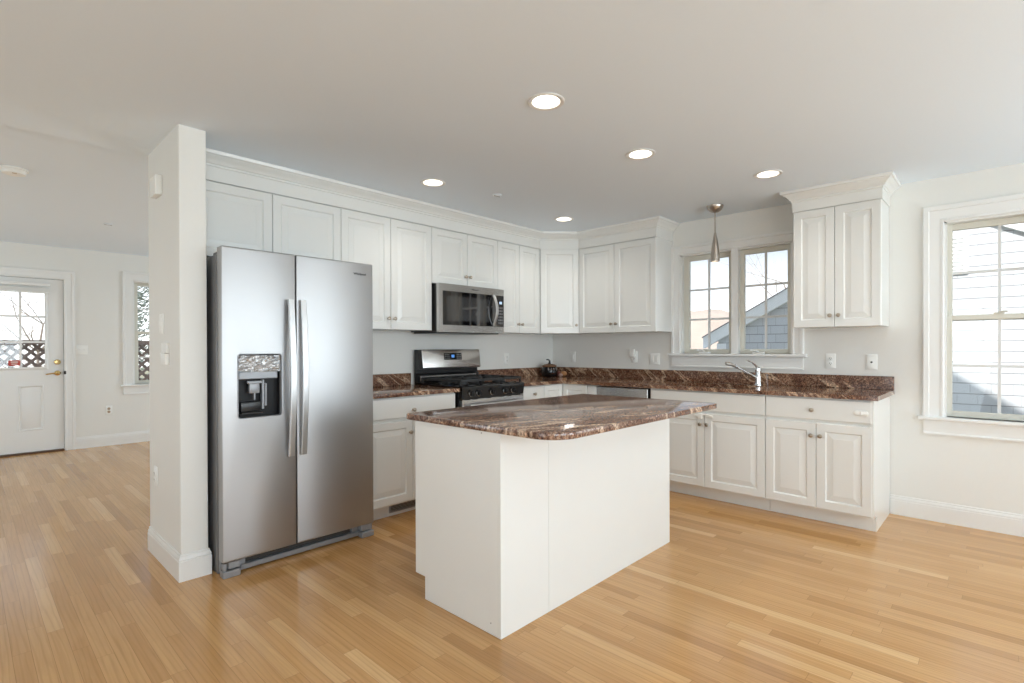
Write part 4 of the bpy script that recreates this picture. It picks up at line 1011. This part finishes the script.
s = S(); s.box(-.062, .062, -.034, 0, -.056, .055, .005, 2); obj('housing', s, PLASTIC, ch)
s = S()
for i in range(6): s.box(-.045+i*.015, -.039+i*.015, -.0352, -.0335, -.030, .040)
obj('grille', s, CANW, ch)

# ---------------------------------------------------------------- counter decor
PB = noisy(mat('black_ceramic', (.012, .010, .010), .12), 10, .2, bump=0)
LID = noisy(mat('carved_brown_lid', (.22, .11, .05), .5), 60, .5, .004, .5)
pj = thing('pumpkin_jar', 'black pumpkin-shaped jar with brown lid and curled stem in the counter corner', 'jar', (-.262, -.165, CT1+.0005)); pj.scale = (1.14, 1.14, 1.08)
s = S(); prof = [(.052, 0), (.070, .012), (.080, .045), (.078, .075), (.066, .096), (.058, .100)]
lp_ = []
for rr, hh in prof: lp_.append([Vector((rr*(1-.05*abs(sin(4*2*pi*i/64/1)))*cos(2*pi*i/64), rr*(1-.05*abs(sin(4*2*pi*i/64)))*sin(2*pi*i/64), hh)) for i in range(64)])
s.loops(lp_); obj('jar_body', s, PB, pj)
s = S(); s.lathe([(.066, .101), (.070, .106), (.068, .114), (.050, .124), (.022, .130), (0, .131)], (0, 0, 0), n=32); obj('lid', s, LID, pj)
s = S(); s.tube([(0, 0, .128), (.004, 0, .146), (0, .0, .164), (-.012, .008, .174), (-.026, .016, .172)], [.014, .010, .008, .0075, .006], 10); obj('stem', s, PB, pj)
DRIP = mat('glaze_drip', (.30, .26, .24), .3)
s = S()
for k_, a in enumerate((-2.6, -2.2, -1.9, -1.5)): s.tube([(.073*cos(a), .073*sin(a), .092), (.079*cos(a), .079*sin(a), .078), (.082*cos(a), .082*sin(a), .064)], [.004, .005, .003], 8)
obj('glaze_drip', s, DRIP, pj)
def gourd(loc, rad, col, label, ribs=7, sq=.8):
    m = noisy(mat('gourd_skin', col, .45), 30, .2, bump=0)
    t = thing('mini_pumpkin', label, 'pumpkin', loc, 0, 'little pumpkins in the counter corner')
    s = S(); lp2 = []
    for j in range(1, 10):
        ph = pi*j/10; lp2.append([Vector((rad*sin(ph)*(1-.10*abs(cos(ribs*2*pi*i/56/2)))*cos(2*pi*i/56), rad*sin(ph)*(1-.10*abs(cos(ribs*2*pi*i/56/2)))*sin(2*pi*i/56), rad*sq*(1-cos(ph)*1.0)-.05*rad*(j == 9)-rad*sq*.03)) for i in range(56)])
    s.loops(lp2); obj('pumpkin_body', s, m, t)
    s = S(); s.tube([(0, 0, rad*sq*1.85), (.003, 0, rad*sq*2.2), (.010, 0, rad*sq*2.5)], [.006, .004, .003], 8); obj('stem', s, LID, t)
gourd((-.115, -.245, CT1), .040, (.52, .25, .10), 'tan orange mini pumpkin, rightmost beside the black jar')
gourd((-.205, -.275, CT1), .026, (.55, .36, .30), 'pale pinkish mini pumpkin in front of the black jar', 6, .75)
gourd((-.160, -.215, CT1), .030, (.22, .06, .04), 'dark red mini pumpkin between jar and tan pumpkin', 7, 1.0)
